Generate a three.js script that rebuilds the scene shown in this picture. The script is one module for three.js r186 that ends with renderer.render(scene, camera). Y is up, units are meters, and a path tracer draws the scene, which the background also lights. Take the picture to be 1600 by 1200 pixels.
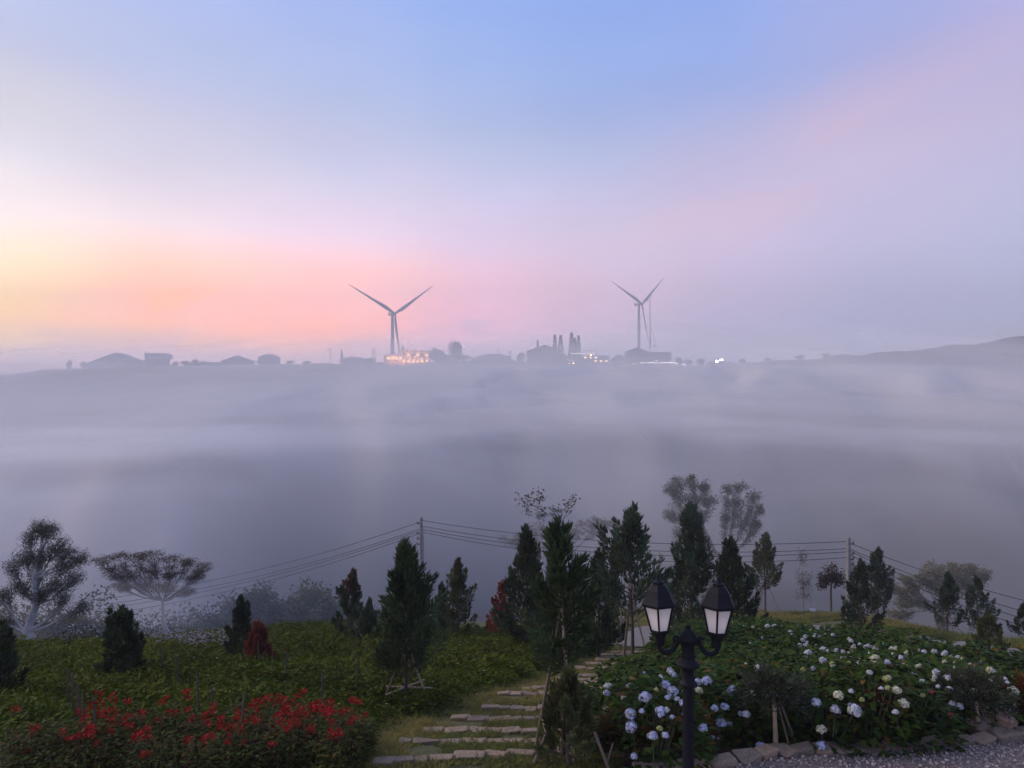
import * as THREE from 'three';
import { mergeGeometries } from 'three/addons/utils/BufferGeometryUtils.js';
import { RoundedBoxGeometry } from 'three/addons/geometries/RoundedBoxGeometry.js';

// ------------------------------------------------------------------ camera, sky, sun, haze, exposure
const V3 = THREE.Vector3;
const F = 1203.3;                                   // focal length in pixels of the 1600 x 1200 photograph
const scene = new THREE.Scene();
const camera = new THREE.PerspectiveCamera(53.0, 4 / 3, 0.1, 6000);
camera.position.set(0, 0, 0);
camera.rotation.set(0, 0, 0);
const renderer = new THREE.WebGLRenderer({ antialias: true });
renderer.toneMapping = THREE.LinearToneMapping;
renderer.toneMappingExposure = 1.72;
renderer.shadowMap.enabled = true;

const SUN_AZ = -72 * Math.PI / 180, SUN_EL = 28 * Math.PI / 180;   // azimuth from straight ahead, positive to the right
const sun = new THREE.DirectionalLight(new THREE.Color(1.0, 0.79, 0.63), 1.6);
sun.position.set(Math.sin(SUN_AZ) * Math.cos(SUN_EL) * 400, Math.sin(SUN_EL) * 400, -Math.cos(SUN_AZ) * Math.cos(SUN_EL) * 400);
sun.castShadow = true; sun.shadow.radius = 60; sun.shadow.mapSize.set(2048, 2048);
Object.assign(sun.shadow.camera, { left: -60, right: 60, top: 60, bottom: -60, near: 1, far: 900 });
scene.add(sun, sun.target);
scene.fog = new THREE.FogExp2(new THREE.Color(0.91, 0.94, 1.0), 0.0008);

// seeded random numbers and noise
function rng(seed) { let a = seed >>> 0; return () => { a = (a + 0x6D2B79F5) | 0; let t = Math.imul(a ^ (a >>> 15), 1 | a); t = (t + Math.imul(t ^ (t >>> 7), 61 | t)) ^ t; return ((t ^ (t >>> 14)) >>> 0) / 4294967296; }; }
const clamp = (x, a, b) => Math.min(b, Math.max(a, x)), lerp = (a, b, t) => a + (b - a) * t;
const sstep = (a, b, x) => { const t = clamp((x - a) / (b - a), 0, 1); return t * t * (3 - 2 * t); };
function h2(x, y, s) { let h = Math.imul(x | 0, 374761393) ^ Math.imul(y | 0, 668265263) ^ Math.imul(s | 0, 974634777); h = Math.imul(h ^ (h >>> 13), 1274126177); return ((h ^ (h >>> 16)) >>> 0) / 4294967296; }
function noise(x, y, s = 0) { const xi = Math.floor(x), yi = Math.floor(y), fx = x - xi, fy = y - yi, u = fx * fx * fx * (fx * (fx * 6 - 15) + 10), v = fy * fy * fy * (fy * (fy * 6 - 15) + 10); return lerp(lerp(h2(xi, yi, s), h2(xi + 1, yi, s), u), lerp(h2(xi, yi + 1, s), h2(xi + 1, yi + 1, s), u), v); }
function fbm(x, y, o = 4, s = 0) { let a = 0.5, t = 0, n = 0; for (let i = 0; i < o; i++) { t += a * noise(x, y, s + i * 17); n += a; a *= 0.5; x = x * 2.03 + 7.1; y = y * 2.03 + 3.7; } return t / n; }
const s2l = (c) => c.map((v) => { v /= 255; return v <= 0.04045 ? v / 12.92 : Math.pow((v + 0.055) / 1.055, 2.4); });
function curve(pts, x) { // piecewise smooth
  if (x <= pts[0][0]) return pts[0][1];
  for (let i = 1; i < pts.length; i++) if (x <= pts[i][0]) { const t = (x - pts[i - 1][0]) / (pts[i][0] - pts[i - 1][0]); return lerp(pts[i - 1][1], pts[i][1], t * t * (3 - 2 * t)); }
  return pts[pts.length - 1][1];
}

// dawn sky: colours by azimuth and elevation (degrees), with thin pink streaks of cloud
{
  const AZ = [-180, -110, -62, -34, -24, -12, -3, 6, 15, 24, 34, 70, 120, 180];
  const EL = [-6, 1.5, 4, 7, 11, 16, 21, 27, 40, 90];
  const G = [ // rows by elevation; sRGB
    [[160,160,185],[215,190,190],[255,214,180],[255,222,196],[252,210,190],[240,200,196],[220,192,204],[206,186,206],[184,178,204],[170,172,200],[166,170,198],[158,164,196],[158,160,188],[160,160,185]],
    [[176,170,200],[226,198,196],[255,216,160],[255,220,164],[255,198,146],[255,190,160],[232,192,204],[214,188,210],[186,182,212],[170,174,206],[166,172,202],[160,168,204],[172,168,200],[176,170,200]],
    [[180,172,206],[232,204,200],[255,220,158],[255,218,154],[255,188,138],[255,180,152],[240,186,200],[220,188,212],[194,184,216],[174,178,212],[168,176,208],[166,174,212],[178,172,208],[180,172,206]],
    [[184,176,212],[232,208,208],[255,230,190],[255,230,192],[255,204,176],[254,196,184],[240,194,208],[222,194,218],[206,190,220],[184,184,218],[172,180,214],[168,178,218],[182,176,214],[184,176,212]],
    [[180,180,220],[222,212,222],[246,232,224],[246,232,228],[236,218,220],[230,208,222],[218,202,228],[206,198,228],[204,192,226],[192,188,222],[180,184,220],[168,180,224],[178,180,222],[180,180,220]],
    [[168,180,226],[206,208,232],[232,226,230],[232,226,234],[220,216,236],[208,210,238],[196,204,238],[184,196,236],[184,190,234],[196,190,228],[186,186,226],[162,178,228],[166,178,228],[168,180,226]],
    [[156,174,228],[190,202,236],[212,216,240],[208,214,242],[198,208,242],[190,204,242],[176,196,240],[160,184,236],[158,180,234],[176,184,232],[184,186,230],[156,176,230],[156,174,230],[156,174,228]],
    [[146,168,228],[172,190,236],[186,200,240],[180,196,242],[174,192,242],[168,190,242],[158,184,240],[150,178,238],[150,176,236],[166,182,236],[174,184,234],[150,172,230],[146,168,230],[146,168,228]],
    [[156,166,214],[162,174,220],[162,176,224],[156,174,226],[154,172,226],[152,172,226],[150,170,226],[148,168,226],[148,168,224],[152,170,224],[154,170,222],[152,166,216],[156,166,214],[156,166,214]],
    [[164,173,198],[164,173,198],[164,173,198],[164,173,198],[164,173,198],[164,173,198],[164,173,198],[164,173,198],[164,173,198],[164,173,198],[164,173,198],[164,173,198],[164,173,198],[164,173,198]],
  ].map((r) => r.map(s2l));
  const find = (A, x) => { let i = 0; while (i < A.length - 2 && x > A[i + 1]) i++; let t = clamp((x - A[i]) / (A[i + 1] - A[i]), 0, 1); return [i, t * t * (3 - 2 * t) * 0.5 + t * 0.5]; };
  const W = 2048, H = 1024, data = new Float32Array(W * H * 4);
  const below = s2l([60, 62, 66]), pink = s2l([255, 202, 212]), greyc = s2l([176, 170, 196]), mistC = s2l([168, 158, 176]);
  for (let j = 0; j < H; j++) {
    const el = ((j + 0.5) / H - 0.5) * 180;
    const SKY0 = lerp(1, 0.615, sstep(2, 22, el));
    for (let i = 0; i < W; i++) {
      const ph = ((i + 0.5) / W - 0.5) * 2 * Math.PI;              // atan2(z, x)
      let az = (ph + Math.PI / 2) * 180 / Math.PI; if (az > 180) az -= 360;
      const o = (j * W + i) * 4; data[o + 3] = 1;
      if (el < -8) { for (let c = 0; c < 3; c++) data[o + c] = below[c]; continue; }
      // gently wandering bands
      const wx = (fbm(az / 24 + 40, el / 9, 3, 5) - 0.5), wy = (fbm(az / 20 + 9, el / 7 + 30, 4, 6) - 0.5);
      const e2 = clamp(el + wy * 3.4 * sstep(0, 8, el), -6, 90), a2 = clamp(az + wx * 9, -180, 180);
      const [ai, at] = find(AZ, a2), [ei, et] = find(EL, e2);
      const A = G[ei][ai], B = G[ei][ai + 1], C = G[ei + 1][ai], D = G[ei + 1][ai + 1];
      // streaks of high pink cloud, mostly to the right, rising to the right
      const sx = (az * 0.9 + el * 0.4) / 16, sy = (el - az * 0.36) / 5.2;
      const wisp = sstep(0.47, 0.78, fbm(sx + 3, sy + 11, 5, 21));
      const band = Math.exp(-Math.pow((el - (10.6 + az * 0.2)) / 4.4, 2)) * sstep(-2, 14, az) * sstep(60, 27, az);
      const soft = Math.exp(-Math.pow((el - 5.5 - 0.03 * az) / 2.6, 2)) * sstep(-46, -20, az) * sstep(12, -4, az);
      const pk = clamp(0.7 * band * (0.48 + 0.5 * wisp) + 0.5 * soft * (0.25 + wisp), 0, 0.8);
      // a small torn grey cloud low in the middle
      const g = sstep(0.5, 0.72, fbm(az / 2.6 + 5, el / 0.75 + 2, 5, 31)) * Math.exp(-Math.pow((az + 4.2) / 3.2, 2) - Math.pow((el - 4.1) / 0.9, 2)) * 0.55;
      const haze = (fbm(az / 13, el / 4.5, 5, 77) - 0.5) * 0.13 * sstep(0, 6, el);
      const fall = sstep(-8, -1, el);
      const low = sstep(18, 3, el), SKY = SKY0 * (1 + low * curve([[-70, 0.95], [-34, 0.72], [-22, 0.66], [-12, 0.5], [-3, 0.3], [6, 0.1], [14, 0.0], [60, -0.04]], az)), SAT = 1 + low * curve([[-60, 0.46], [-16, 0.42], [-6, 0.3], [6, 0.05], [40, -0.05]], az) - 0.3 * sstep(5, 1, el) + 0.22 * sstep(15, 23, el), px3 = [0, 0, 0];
      for (let c = 0; c < 3; c++) {
        let v = lerp(lerp(A[c], B[c], at), lerp(C[c], D[c], at), et) * (1 + haze);
        v = lerp(v, pink[c] * (c === 0 ? 0.86 : 0.92), pk * 0.75); v = lerp(v, greyc[c], g);
        px3[c] = v;
      }
      const mist = 0.8 * sstep(4.6, 0.6, el + (fbm(az / 5 + 3, el / 1.6, 4, 57) - 0.5) * 3.2 + Math.max(0, -az - 20) * 0.02);
      px3[0] *= lerp(1, 0.965, sstep(9, 15, el) + low * sstep(2, 14, az) * 0.8); px3[1] *= lerp(1, 0.985, sstep(9, 15, el) + low * sstep(-2, 12, az) * 0.8);
      const lum = px3[0] * 0.3 + px3[1] * 0.55 + px3[2] * 0.15;
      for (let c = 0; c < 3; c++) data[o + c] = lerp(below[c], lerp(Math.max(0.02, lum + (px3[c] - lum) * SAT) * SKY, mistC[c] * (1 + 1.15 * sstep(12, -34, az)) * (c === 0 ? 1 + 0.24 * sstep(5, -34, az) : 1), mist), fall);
    }
  }
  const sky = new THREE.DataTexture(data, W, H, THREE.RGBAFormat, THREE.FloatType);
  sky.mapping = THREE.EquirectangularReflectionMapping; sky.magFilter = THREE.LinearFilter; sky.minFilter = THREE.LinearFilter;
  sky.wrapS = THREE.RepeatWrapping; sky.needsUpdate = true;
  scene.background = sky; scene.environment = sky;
}

// ------------------------------------------------------------------ helpers
const used = {};
function numbered(name) { const n = used[name] ?? 0; used[name] = n + 1; return n ? `${name}_${String(n).padStart(3, '0')}` : name; }
function tag(o, label, category, group, kind) { if (label) o.userData.label = label; if (category) o.userData.category = category; if (group) o.userData.group = group; if (kind) o.userData.kind = kind; return o; }
function thing(name, label, category, p, turn = 0, group) { const o = new THREE.Group(); o.name = numbered(name); o.position.copy(p); o.rotation.y = turn; scene.add(o); return tag(o, label, category, group); }
function shade(m) { m.castShadow = true; m.receiveShadow = true; return m; }
function part(name, geo, mat, parent, p) { const m = shade(new THREE.Mesh(geo, mat)); m.name = name; if (p) m.position.copy(p); parent.add(m); return m; }
function solo(name, geo, mat, label, category, p, group, kind) { const m = shade(new THREE.Mesh(geo, mat)); m.name = numbered(name); if (p) m.position.copy(p); scene.add(m); return tag(m, label, category, group, kind); }
const std = (r, g, b, rough = 0.9, extra = {}) => new THREE.MeshStandardMaterial({ color: new THREE.Color().setRGB(r, g, b), roughness: rough, ...extra });
const phys = (r, g, b, rough = 0.9, extra = {}) => new THREE.MeshPhysicalMaterial({ color: new THREE.Color().setRGB(r, g, b), roughness: rough, ...extra });
const at = (px, py, d) => new V3((px - 800) / F * d, (600 - py) / F * d, -d);
const boxG = (w, h, d, x = 0, y = 0, z = 0) => new THREE.BoxGeometry(w, h, d).translate(x, y, z);

function greyTexture(n, f, repeat = 1) { // tiling-ish grey map from f(x, y) in 0..1
  const a = new Uint8Array(n * n * 4);
  for (let j = 0; j < n; j++) for (let i = 0; i < n; i++) { const v = clamp(f(i / n, j / n), 0, 1) * 255, o = (j * n + i) * 4; a[o] = a[o + 1] = a[o + 2] = v; a[o + 3] = 255; }
  const t = new THREE.DataTexture(a, n, n); t.wrapS = t.wrapT = THREE.MirroredRepeatWrapping; t.magFilter = t.minFilter = THREE.LinearFilter; t.repeat.set(repeat, repeat); t.needsUpdate = true; return t;
}
const texSpeck = greyTexture(512, (x, y) => 0.30 + 0.75 * (0.45 * fbm(x * 90, y * 90, 3, 3) + 0.35 * fbm(x * 24, y * 24, 3, 4) + 0.2 * fbm(x * 6, y * 6, 3, 8)));
const texStone = greyTexture(256, (x, y) => 0.25 + 0.8 * (0.5 * fbm(x * 12, y * 12, 5, 13) + 0.5 * fbm(x * 60, y * 60, 2, 14)));
const texBark = greyTexture(256, (x, y) => 0.2 + 0.9 * (0.6 * fbm(x * 30, y * 5, 4, 23) + 0.4 * fbm(x * 80, y * 20, 2, 24)));
const texGravel = greyTexture(512, (x, y) => { let v = 0; for (const [k, w] of [[46, 0.55], [110, 0.45]]) { const X = x * k, Y = y * k, xi = Math.floor(X), yi = Math.floor(Y); let b = 9, id = 0; for (let p = -1; p < 2; p++) for (let q = -1; q < 2; q++) { const dx = xi + p + h2(xi + p, yi + q, 51) - X, dy = yi + q + h2(xi + p, yi + q, 52) - Y, r = dx * dx + dy * dy; if (r < b) { b = r; id = h2(xi + p, yi + q, 53); } } v += w * (0.25 + 0.75 * id) * (1 - 0.75 * sstep(0.12, 0.5, b)); } return 0.15 + v; });

// leaf and twig accumulator
class Leaves {
  constructor() { this.p = []; this.n = []; this.c = []; this.i = []; }
  // a pointed leaf: base p, direction d (unit), side vector s (unit), length, width, colour
  blade(p, d, s, len, wid, c, fold = 0.12) {
    const k = this.p.length / 3, nx = s.y * d.z - s.z * d.y, ny = s.z * d.x - s.x * d.z, nz = s.x * d.y - s.y * d.x, m = 0.45;
    const put = (a, b, f) => { this.p.push(p.x + d.x * len * a + s.x * wid * b + nx * f, p.y + d.y * len * a + s.y * wid * b + ny * f, p.z + d.z * len * a + s.z * wid * b + nz * f); this.n.push(nx, ny, nz); this.c.push(c[0], c[1], c[2]); };
    put(0, 0, 0); put(m, 0.5, fold * wid); put(1, 0, -fold * wid); put(m, -0.5, fold * wid);
    this.i.push(k, k + 1, k + 2, k, k + 2, k + 3);
  }
  get count() { return this.i.length / 3; }
  build() { const g = new THREE.BufferGeometry(); g.setAttribute('position', new THREE.Float32BufferAttribute(this.p, 3)); g.setAttribute('normal', new THREE.Float32BufferAttribute(this.n, 3)); g.setAttribute('color', new THREE.Float32BufferAttribute(this.c, 3)); g.setIndex(this.i); return g; }
}
const jit = (r, c, a) => { const k = 1 + (r() - 0.5) * 2 * a, w = (r() - 0.5) * a * 0.5; return [c[0] * k * (1 + w), c[1] * k, c[2] * k * (1 - w)]; };
function randDir(r, o = new V3()) { const y = r() * 2 - 1, a = r() * 6.2832, q = Math.sqrt(1 - y * y); return o.set(q * Math.cos(a), y, q * Math.sin(a)); }
function sideOf(d, r, o = new V3()) { randDir(r, o); o.addScaledVector(d, -o.dot(d)); if (o.lengthSq() < 1e-5) o.set(1, 0, 0).addScaledVector(d, -d.x); return o.normalize(); }
// tapered limb through points with radii
function limb(pts, radii, sides = 6) {
  const g = new THREE.BufferGeometry(), P = [], N = [], U = [], I = []; let dist = 0;
  for (let k = 0; k < pts.length; k++) {
    const t = pts[Math.min(k + 1, pts.length - 1)].clone().sub(pts[Math.max(k - 1, 0)]).normalize(), a = Math.abs(t.y) > 0.9 ? new V3(1, 0, 0) : new V3(0, 1, 0);
    const u = new V3().crossVectors(t, a).normalize(), v = new V3().crossVectors(t, u).normalize(); if (k) dist += pts[k].distanceTo(pts[k - 1]);
    for (let s = 0; s <= sides; s++) { const b = s / sides * Math.PI * 2, n = u.clone().multiplyScalar(Math.cos(b)).addScaledVector(v, Math.sin(b)); P.push(pts[k].x + n.x * radii[k], pts[k].y + n.y * radii[k], pts[k].z + n.z * radii[k]); N.push(n.x, n.y, n.z); U.push(s / sides * 0.5, dist); }
  }
  for (let k = 0; k + 1 < pts.length; k++) for (let s = 0; s < sides; s++) { const a = k * (sides + 1) + s, b = a + sides + 1; I.push(a, a + 1, b, b, a + 1, b + 1); }
  const top = P.length / 3; P.push(pts[pts.length - 1].x, pts[pts.length - 1].y, pts[pts.length - 1].z); N.push(0, 1, 0); U.push(0, dist);
  for (let s = 0; s < sides; s++) I.push(top - sides - 1 + s, top - sides + s, top);
  g.setAttribute('position', new THREE.Float32BufferAttribute(P, 3)); g.setAttribute('normal', new THREE.Float32BufferAttribute(N, 3)); g.setAttribute('uv', new THREE.Float32BufferAttribute(U, 2)); g.setIndex(I); return g;
}
const leafMat = (rough = 0.75, tr = 0.3) => new THREE.MeshPhysicalMaterial({ vertexColors: true, roughness: rough, transmission: tr, thickness: 0, side: THREE.DoubleSide, specularIntensity: 0.14 });
const M = {
  leaf: leafMat(), needle: leafMat(0.85, 0.2),
  bark: std(0.13, 0.10, 0.08, 0.95, { map: texBark, bumpMap: texBark, bumpScale: 0.012 }),
  paleBark: std(0.62, 0.60, 0.58, 0.9, { map: texBark, bumpMap: texBark, bumpScale: 0.008 }),
  greyBark: std(0.34, 0.31, 0.28, 0.95, { map: texBark, bumpMap: texBark, bumpScale: 0.008 }),
  bamboo: std(0.46, 0.35, 0.22, 0.7, { map: texBark }), wood: std(0.20, 0.15, 0.11, 0.9, { map: texBark, bumpMap: texBark, bumpScale: 0.005 }),
  iron: phys(0.010, 0.011, 0.015, 0.55, { specularIntensity: 0.25, bumpMap: texStone, bumpScale: 0.0008 }),
  stone: std(0.50, 0.37, 0.26, 0.92, { map: texStone, bumpMap: texStone, bumpScale: 0.015 }), stoneB: std(0.38, 0.29, 0.21, 0.92, { map: texStone, bumpMap: texStone, bumpScale: 0.015 }), stoneC: std(0.54, 0.38, 0.25, 0.92, { map: texStone, bumpMap: texStone, bumpScale: 0.015 }),
  concrete: std(0.38, 0.37, 0.36, 0.9, { map: texStone, bumpMap: texStone, bumpScale: 0.004 }), wire: std(0.03, 0.03, 0.035, 0.6), white: std(0.78, 0.78, 0.77, 0.5), blade: std(0.42, 0.43, 0.46, 0.45),
};

// ------------------------------------------------------------------ the lie of the land (camera at height 0, d = distance ahead)
const RIDGE = [[-700, 596], [-100, 590], [0, 586], [100, 577], [250, 573], [400, 570], [560, 568], [700, 565], [850, 564], [1000, 568], [1080, 571], [1150, 567], [1250, 561], [1330, 554], [1420, 547], [1500, 539], [1600, 527], [1750, 515], [2300, 520]];
const CREST = [[-40, 12], [-20, 15], [-12.5, 19], [-6.2, 25], [0, 35], [5.5, 43], [14, 43], [17, 34], [20, 28], [40, 22]];
function gh(x, z) {
  const d = -z;
  let h = d < 8 ? -4 : -(2 + 0.25 * d);
  h = d < 10 ? lerp(-4, h, sstep(6.8, 9.6, d)) : h;
  const dc = curve(CREST, x), over = Math.max(0, d - dc), soft = over * over / (over + 6);
  h = h - soft * lerp(0.40, 0.62, sstep(-6, 8, x)) - Math.max(0, x - 16) * 0.28 * sstep(6, 20, d);
  if (d > 30) h = h + Math.min(over, 30) / 30 * (fbm(x / 18, d / 18, 3, 2) - 0.5) * 5;
  h += (fbm(x / 2.2, d / 2.2, 3, 1) - 0.5) * 0.22 * sstep(9, 12, d) + (fbm(x / 9, d / 9, 2, 9) - 0.5) * 0.5 * sstep(10, 22, d);
  const floor = -78 + (fbm(x / 160, d / 160, 4, 3) - 0.5) * 34;
  const k = 8; h = Math.max(h, floor) + k * 0.25 * Math.pow(Math.max(0, k - Math.abs(h - floor)) / k, 2);
  if (d > 300) {
    const px = 800 + F * x / d, top = (600 - curve(RIDGE, px)) / F * 1000 + (fbm(px / 24, d / 60, 4, 41) - 0.5) * 5;
    const up = sstep(480, 985, d + (fbm(x / 120, 3.3, 3, 19) - 0.5) * 120);
    h = lerp(h, top, Math.pow(up, 1.15)) + (fbm(x / 34, d / 34, 3, 61) - 0.5) * 7 * sstep(320, 420, d) * sstep(1000, 900, d);
    if (d > 1000) h -= Math.min(d - 1000, 400) * 0.035;
  }
  return h;
}
const onGround = (x, z) => new V3(x, gh(x, z), z);
const plant = (px, d) => { const x = (px - 800) / F * d; return onGround(x, -d); };
// the garden path: centre line, and the edges of the beds
const pathX = (d) => curve([[4, -0.5], [8.3, -0.42], [10, -0.12], [12, 0.5], [15, 1.65], [18, 2.7], [22, 3.9], [30, 5.6]], d);
const pathHalf = (d) => curve([[4, 1.15], [9, 1.05], [14, 0.8], [20, 0.72], [30, 0.7]], d);
const fieldEdge = (d) => pathX(d) - pathHalf(d) - 0.45;
const bedLeft = (d) => Math.max(pathX(d) + pathHalf(d) + 0.25, 0.95 + (d - 8.6) * 0.32);
const KERB = [[0.9, 7.65], [1.5, 7.85], [2.37, 8.16], [3.0, 8.36], [3.6, 8.46], [4.4, 8.6], [5.14, 8.83], [6.0, 9.08], [7.2, 9.5], [9, 10.2]];
const kerbD = (x) => { for (let i = 1; i < KERB.length; i++) if (x < KERB[i][0] || i === KERB.length - 1) { const [a, b] = [KERB[i - 1], KERB[i]]; return lerp(a[1], b[1], (x - a[0]) / (b[0] - a[0])); } };
const bedRight = (d) => curve([[8, 8.4], [12, 7.9], [16, 7.4], [21, 7.2]], d);
const inBed = (x, d) => x > bedLeft(d) && x < bedRight(d) && d > kerbD(x) + 0.12 && d < 20.5;
const ROAD = new THREE.CatmullRomCurve3([[3.7, 21], [4.9, 26], [6.6, 31], [9.3, 33.2], [12, 31.5], [13.2, 28], [12.6, 22.5], [11.6, 18], [10.6, 14.5], [10.6, 11], [11.5, 7]].map(([x, d]) => new V3(x, 0, -d)));
const roadPts = ROAD.getSpacedPoints(90);
const roadDist = (x, z) => { let b = 1e9; for (const p of roadPts) { const q = (p.x - x) ** 2 + (p.z - z) ** 2; if (q < b) b = q; } return Math.sqrt(b); };
const ROADW = 1.35;

// ------------------------------------------------------------------ ground
{
  const ds = []; for (let d = -30; d < 2; d += 2) ds.push(d); for (let d = 2; d < 30; d += 0.16) ds.push(d); for (let d = 30; d < 60; d += 0.6) ds.push(d); for (let d = 60; d < 1450; d *= 1.024) ds.push(d); ds.push(1450);
  const NX = 240, P = [], C = [], U = [], I = [];
  const soil = [0.06, 0.047, 0.032], grass = [0.08, 0.09, 0.026], dry = [0.14, 0.12, 0.045], wood = [0.028, 0.034, 0.022], mix = (a, b, t) => a.map((v, i) => lerp(v, b[i], t));
  for (const d of ds) for (let i = 0; i <= NX; i++) {
    const s = i / NX * 2 - 1, x = (s * 0.6 + 0.4 * s * s * s) * 1.35 * (Math.abs(d) + 14), z = -d;
    P.push(x, gh(x, z), z); U.push(x / 3.1, z / 3.1);
    let c = mix(grass, dry, sstep(0.4, 0.7, fbm(x / 1.7, d / 1.7, 4, 71)));
    if (d > 6 && d < 30 && x < fieldEdge(d) + 0.1) c = mix(soil, grass, 0.35); else if (d < 24 && inBed(x, d)) c = soil;
    const far = sstep(0, 9, d - curve(CREST, x)); c = mix(c, wood, far);
    if (d > 300) c = mix(c, [0.03, 0.036, 0.022], 0.5);
    const k = 0.8 + 0.4 * fbm(x / 5, d / 5, 3, 72); C.push(c[0] * k, c[1] * k, c[2] * k);
  }
  for (let j = 0; j + 1 < ds.length; j++) for (let i = 0; i < NX; i++) { const a = j * (NX + 1) + i, b = a + NX + 1; I.push(a, a + 1, b, b, a + 1, b + 1); }
  const g = new THREE.BufferGeometry(); g.setAttribute('position', new THREE.Float32BufferAttribute(P, 3)); g.setAttribute('color', new THREE.Float32BufferAttribute(C, 3)); g.setAttribute('uv', new THREE.Float32BufferAttribute(U, 2)); g.setIndex(I); g.computeVertexNormals();
  solo('ground', g, new THREE.MeshStandardMaterial({ vertexColors: true, roughness: 1, map: texSpeck, bumpMap: texSpeck, bumpScale: 0.05, side: THREE.DoubleSide }), 'hillside falling away into the foggy valley and up to the far ridge', null, null, null, 'structure');
}
function strip(name, rows, cols, f, mat, label) { // f(u, v) gives x and z; the sheet lies just over the ground
  const P = [], U = [], I = [];
  for (let j = 0; j <= rows; j++) for (let i = 0; i <= cols; i++) { const [x, z] = f(i / cols, j / rows); P.push(x, gh(x, z) + 0.035, z); U.push(x / 1.6, z / 1.6); }
  for (let j = 0; j < rows; j++) for (let i = 0; i < cols; i++) { const a = j * (cols + 1) + i, b = a + cols + 1; I.push(a, a + 1, b, b, a + 1, b + 1); }
  const g = new THREE.BufferGeometry(); g.setAttribute('position', new THREE.Float32BufferAttribute(P, 3)); g.setAttribute('uv', new THREE.Float32BufferAttribute(U, 2)); g.setIndex(I); g.computeVertexNormals();
  return solo(name, g, mat, label, null, null, null, 'structure');
}
const gravelMat = std(0.27, 0.21, 0.18, 0.95, { map: texGravel, bumpMap: texGravel, bumpScale: 0.02, side: THREE.DoubleSide });
strip('gravel_terrace', 60, 90, (u, v) => { const x = lerp(0.9, 14, u); return [x, -lerp(-6, kerbD(Math.min(x, 9)) + Math.max(0, x - 9) * 0.1, v)]; }, gravelMat, 'gravel terrace below the stone edging');
strip('gravel_road', 160, 12, (u, v) => { const p = ROAD.getPointAt(v), t = ROAD.getTangentAt(v), w = (u - 0.5) * 2 * (ROADW + (fbm(p.x * 1.4, p.z * 1.4, 3, u > 0.5 ? 5 : 6) - 0.5) * 0.9) * lerp(0.55, 1, sstep(0, 0.12, v)); return [p.x - t.z * w, p.z + t.x * w]; }, std(0.30, 0.27, 0.25, 0.95, { map: texGravel, bumpMap: texGravel, bumpScale: 0.02, side: THREE.DoubleSide }), 'gravel road curving behind the hydrangea bed');

// ------------------------------------------------------------------ wind turbines on the ridge
function bladeGeo(R) { // lofted aerofoil along +y, chord along x
  const P = [], I = [], n = 12, rows = 22;
  for (let j = 0; j <= rows; j++) {
    const t = j / rows, chord = t < 0.2 ? lerp(2.9, 5.4, sstep(0, 0.2, t)) : lerp(5.4, 0.7, Math.pow((t - 0.2) / 0.8, 0.8)), thick = t < 0.2 ? lerp(2.9, 1.5, sstep(0, 0.2, t)) : lerp(1.5, 0.16, (t - 0.2) / 0.8), tw = lerp(0.45, 0.02, Math.sqrt(t));
    for (let i = 0; i < n; i++) { const a = i / n * 6.2832, cx = Math.cos(a) * chord / 2 + chord * 0.18 * sstep(0, 0.2, t), cz = Math.sin(a) * thick / 2; P.push(cx * Math.cos(tw) - cz * Math.sin(tw), 1.2 + t * (R - 1.2), cx * Math.sin(tw) + cz * Math.cos(tw) + t * t * 2.2); }
  }
  for (let j = 0; j < rows; j++) for (let i = 0; i < n; i++) { const a = j * n + i, b = j * n + (i + 1) % n; I.push(a, b, a + n, b, b + n, a + n); }
  const top = P.length / 3; P.push(0, R + 0.3, 2.2); for (let i = 0; i < n; i++) I.push(rows * n + i, rows * n + (i + 1) % n, top);
  const g = new THREE.BufferGeometry(); g.setAttribute('position', new THREE.Float32BufferAttribute(P, 3)); g.setIndex(I); g.computeVertexNormals(); return g;
}
const bladeG = bladeGeo(80);
function turbine(px, py, d, yaw, spin, baseY, label) {
  const hub = at(px, py, d), a = new V3(Math.sin(yaw), 0, Math.cos(yaw)), top = hub.clone().addScaledVector(a, -6.5);
  const t = thing('wind_turbine', label, 'wind turbine', new V3(top.x, baseY, top.z), 0, 'wind turbines on the ridge');
  const H = hub.y - baseY;
  part('tower', limb([new V3(0, 0, 0), new V3(0, H * 0.5, 0), new V3(0, H - 1.8, 0)], [3.3, 2.7, 2.0], 20), M.blade, t);
  const head = new THREE.Group(); head.name = 'nacelle'; head.position.y = H; head.rotation.set(0, yaw, 0); t.add(head);
  const nac = shade(new THREE.Mesh(new RoundedBoxGeometry(4.4, 4.6, 13, 4, 1.6), M.blade)); nac.name = 'housing'; nac.position.z = -2.6; nac.position.y = 0.4; head.add(nac);
  const mast = shade(new THREE.Mesh(boxG(0.35, 2.6, 0.35), M.blade)); mast.name = 'wind_vane'; mast.position.set(0, 3.8, -7.5); head.add(mast);
  const hb = new THREE.Group(); hb.name = 'rotor_hub'; hb.position.copy(hub).sub(t.position); hb.rotation.order = 'YXZ'; hb.rotation.set(-0.1, yaw, 0); t.add(hb);
  const nose = shade(new THREE.Mesh(new THREE.LatheGeometry([[0.01, 3.4], [0.8, 3.1], [1.6, 2.2], [2.1, 0.8], [2.2, -1.2], [2.0, -2.2]].map((q) => new THREE.Vector2(...q)), 20).rotateX(Math.PI / 2), M.blade)); nose.name = 'spinner'; hb.add(nose);
  for (let k = 0; k < 3; k++) { const b = shade(new THREE.Mesh(bladeG, M.blade)); b.name = 'blade'; b.rotation.z = spin + k * Math.PI * 2 / 3; hb.add(b); }
  return t;
}
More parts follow.
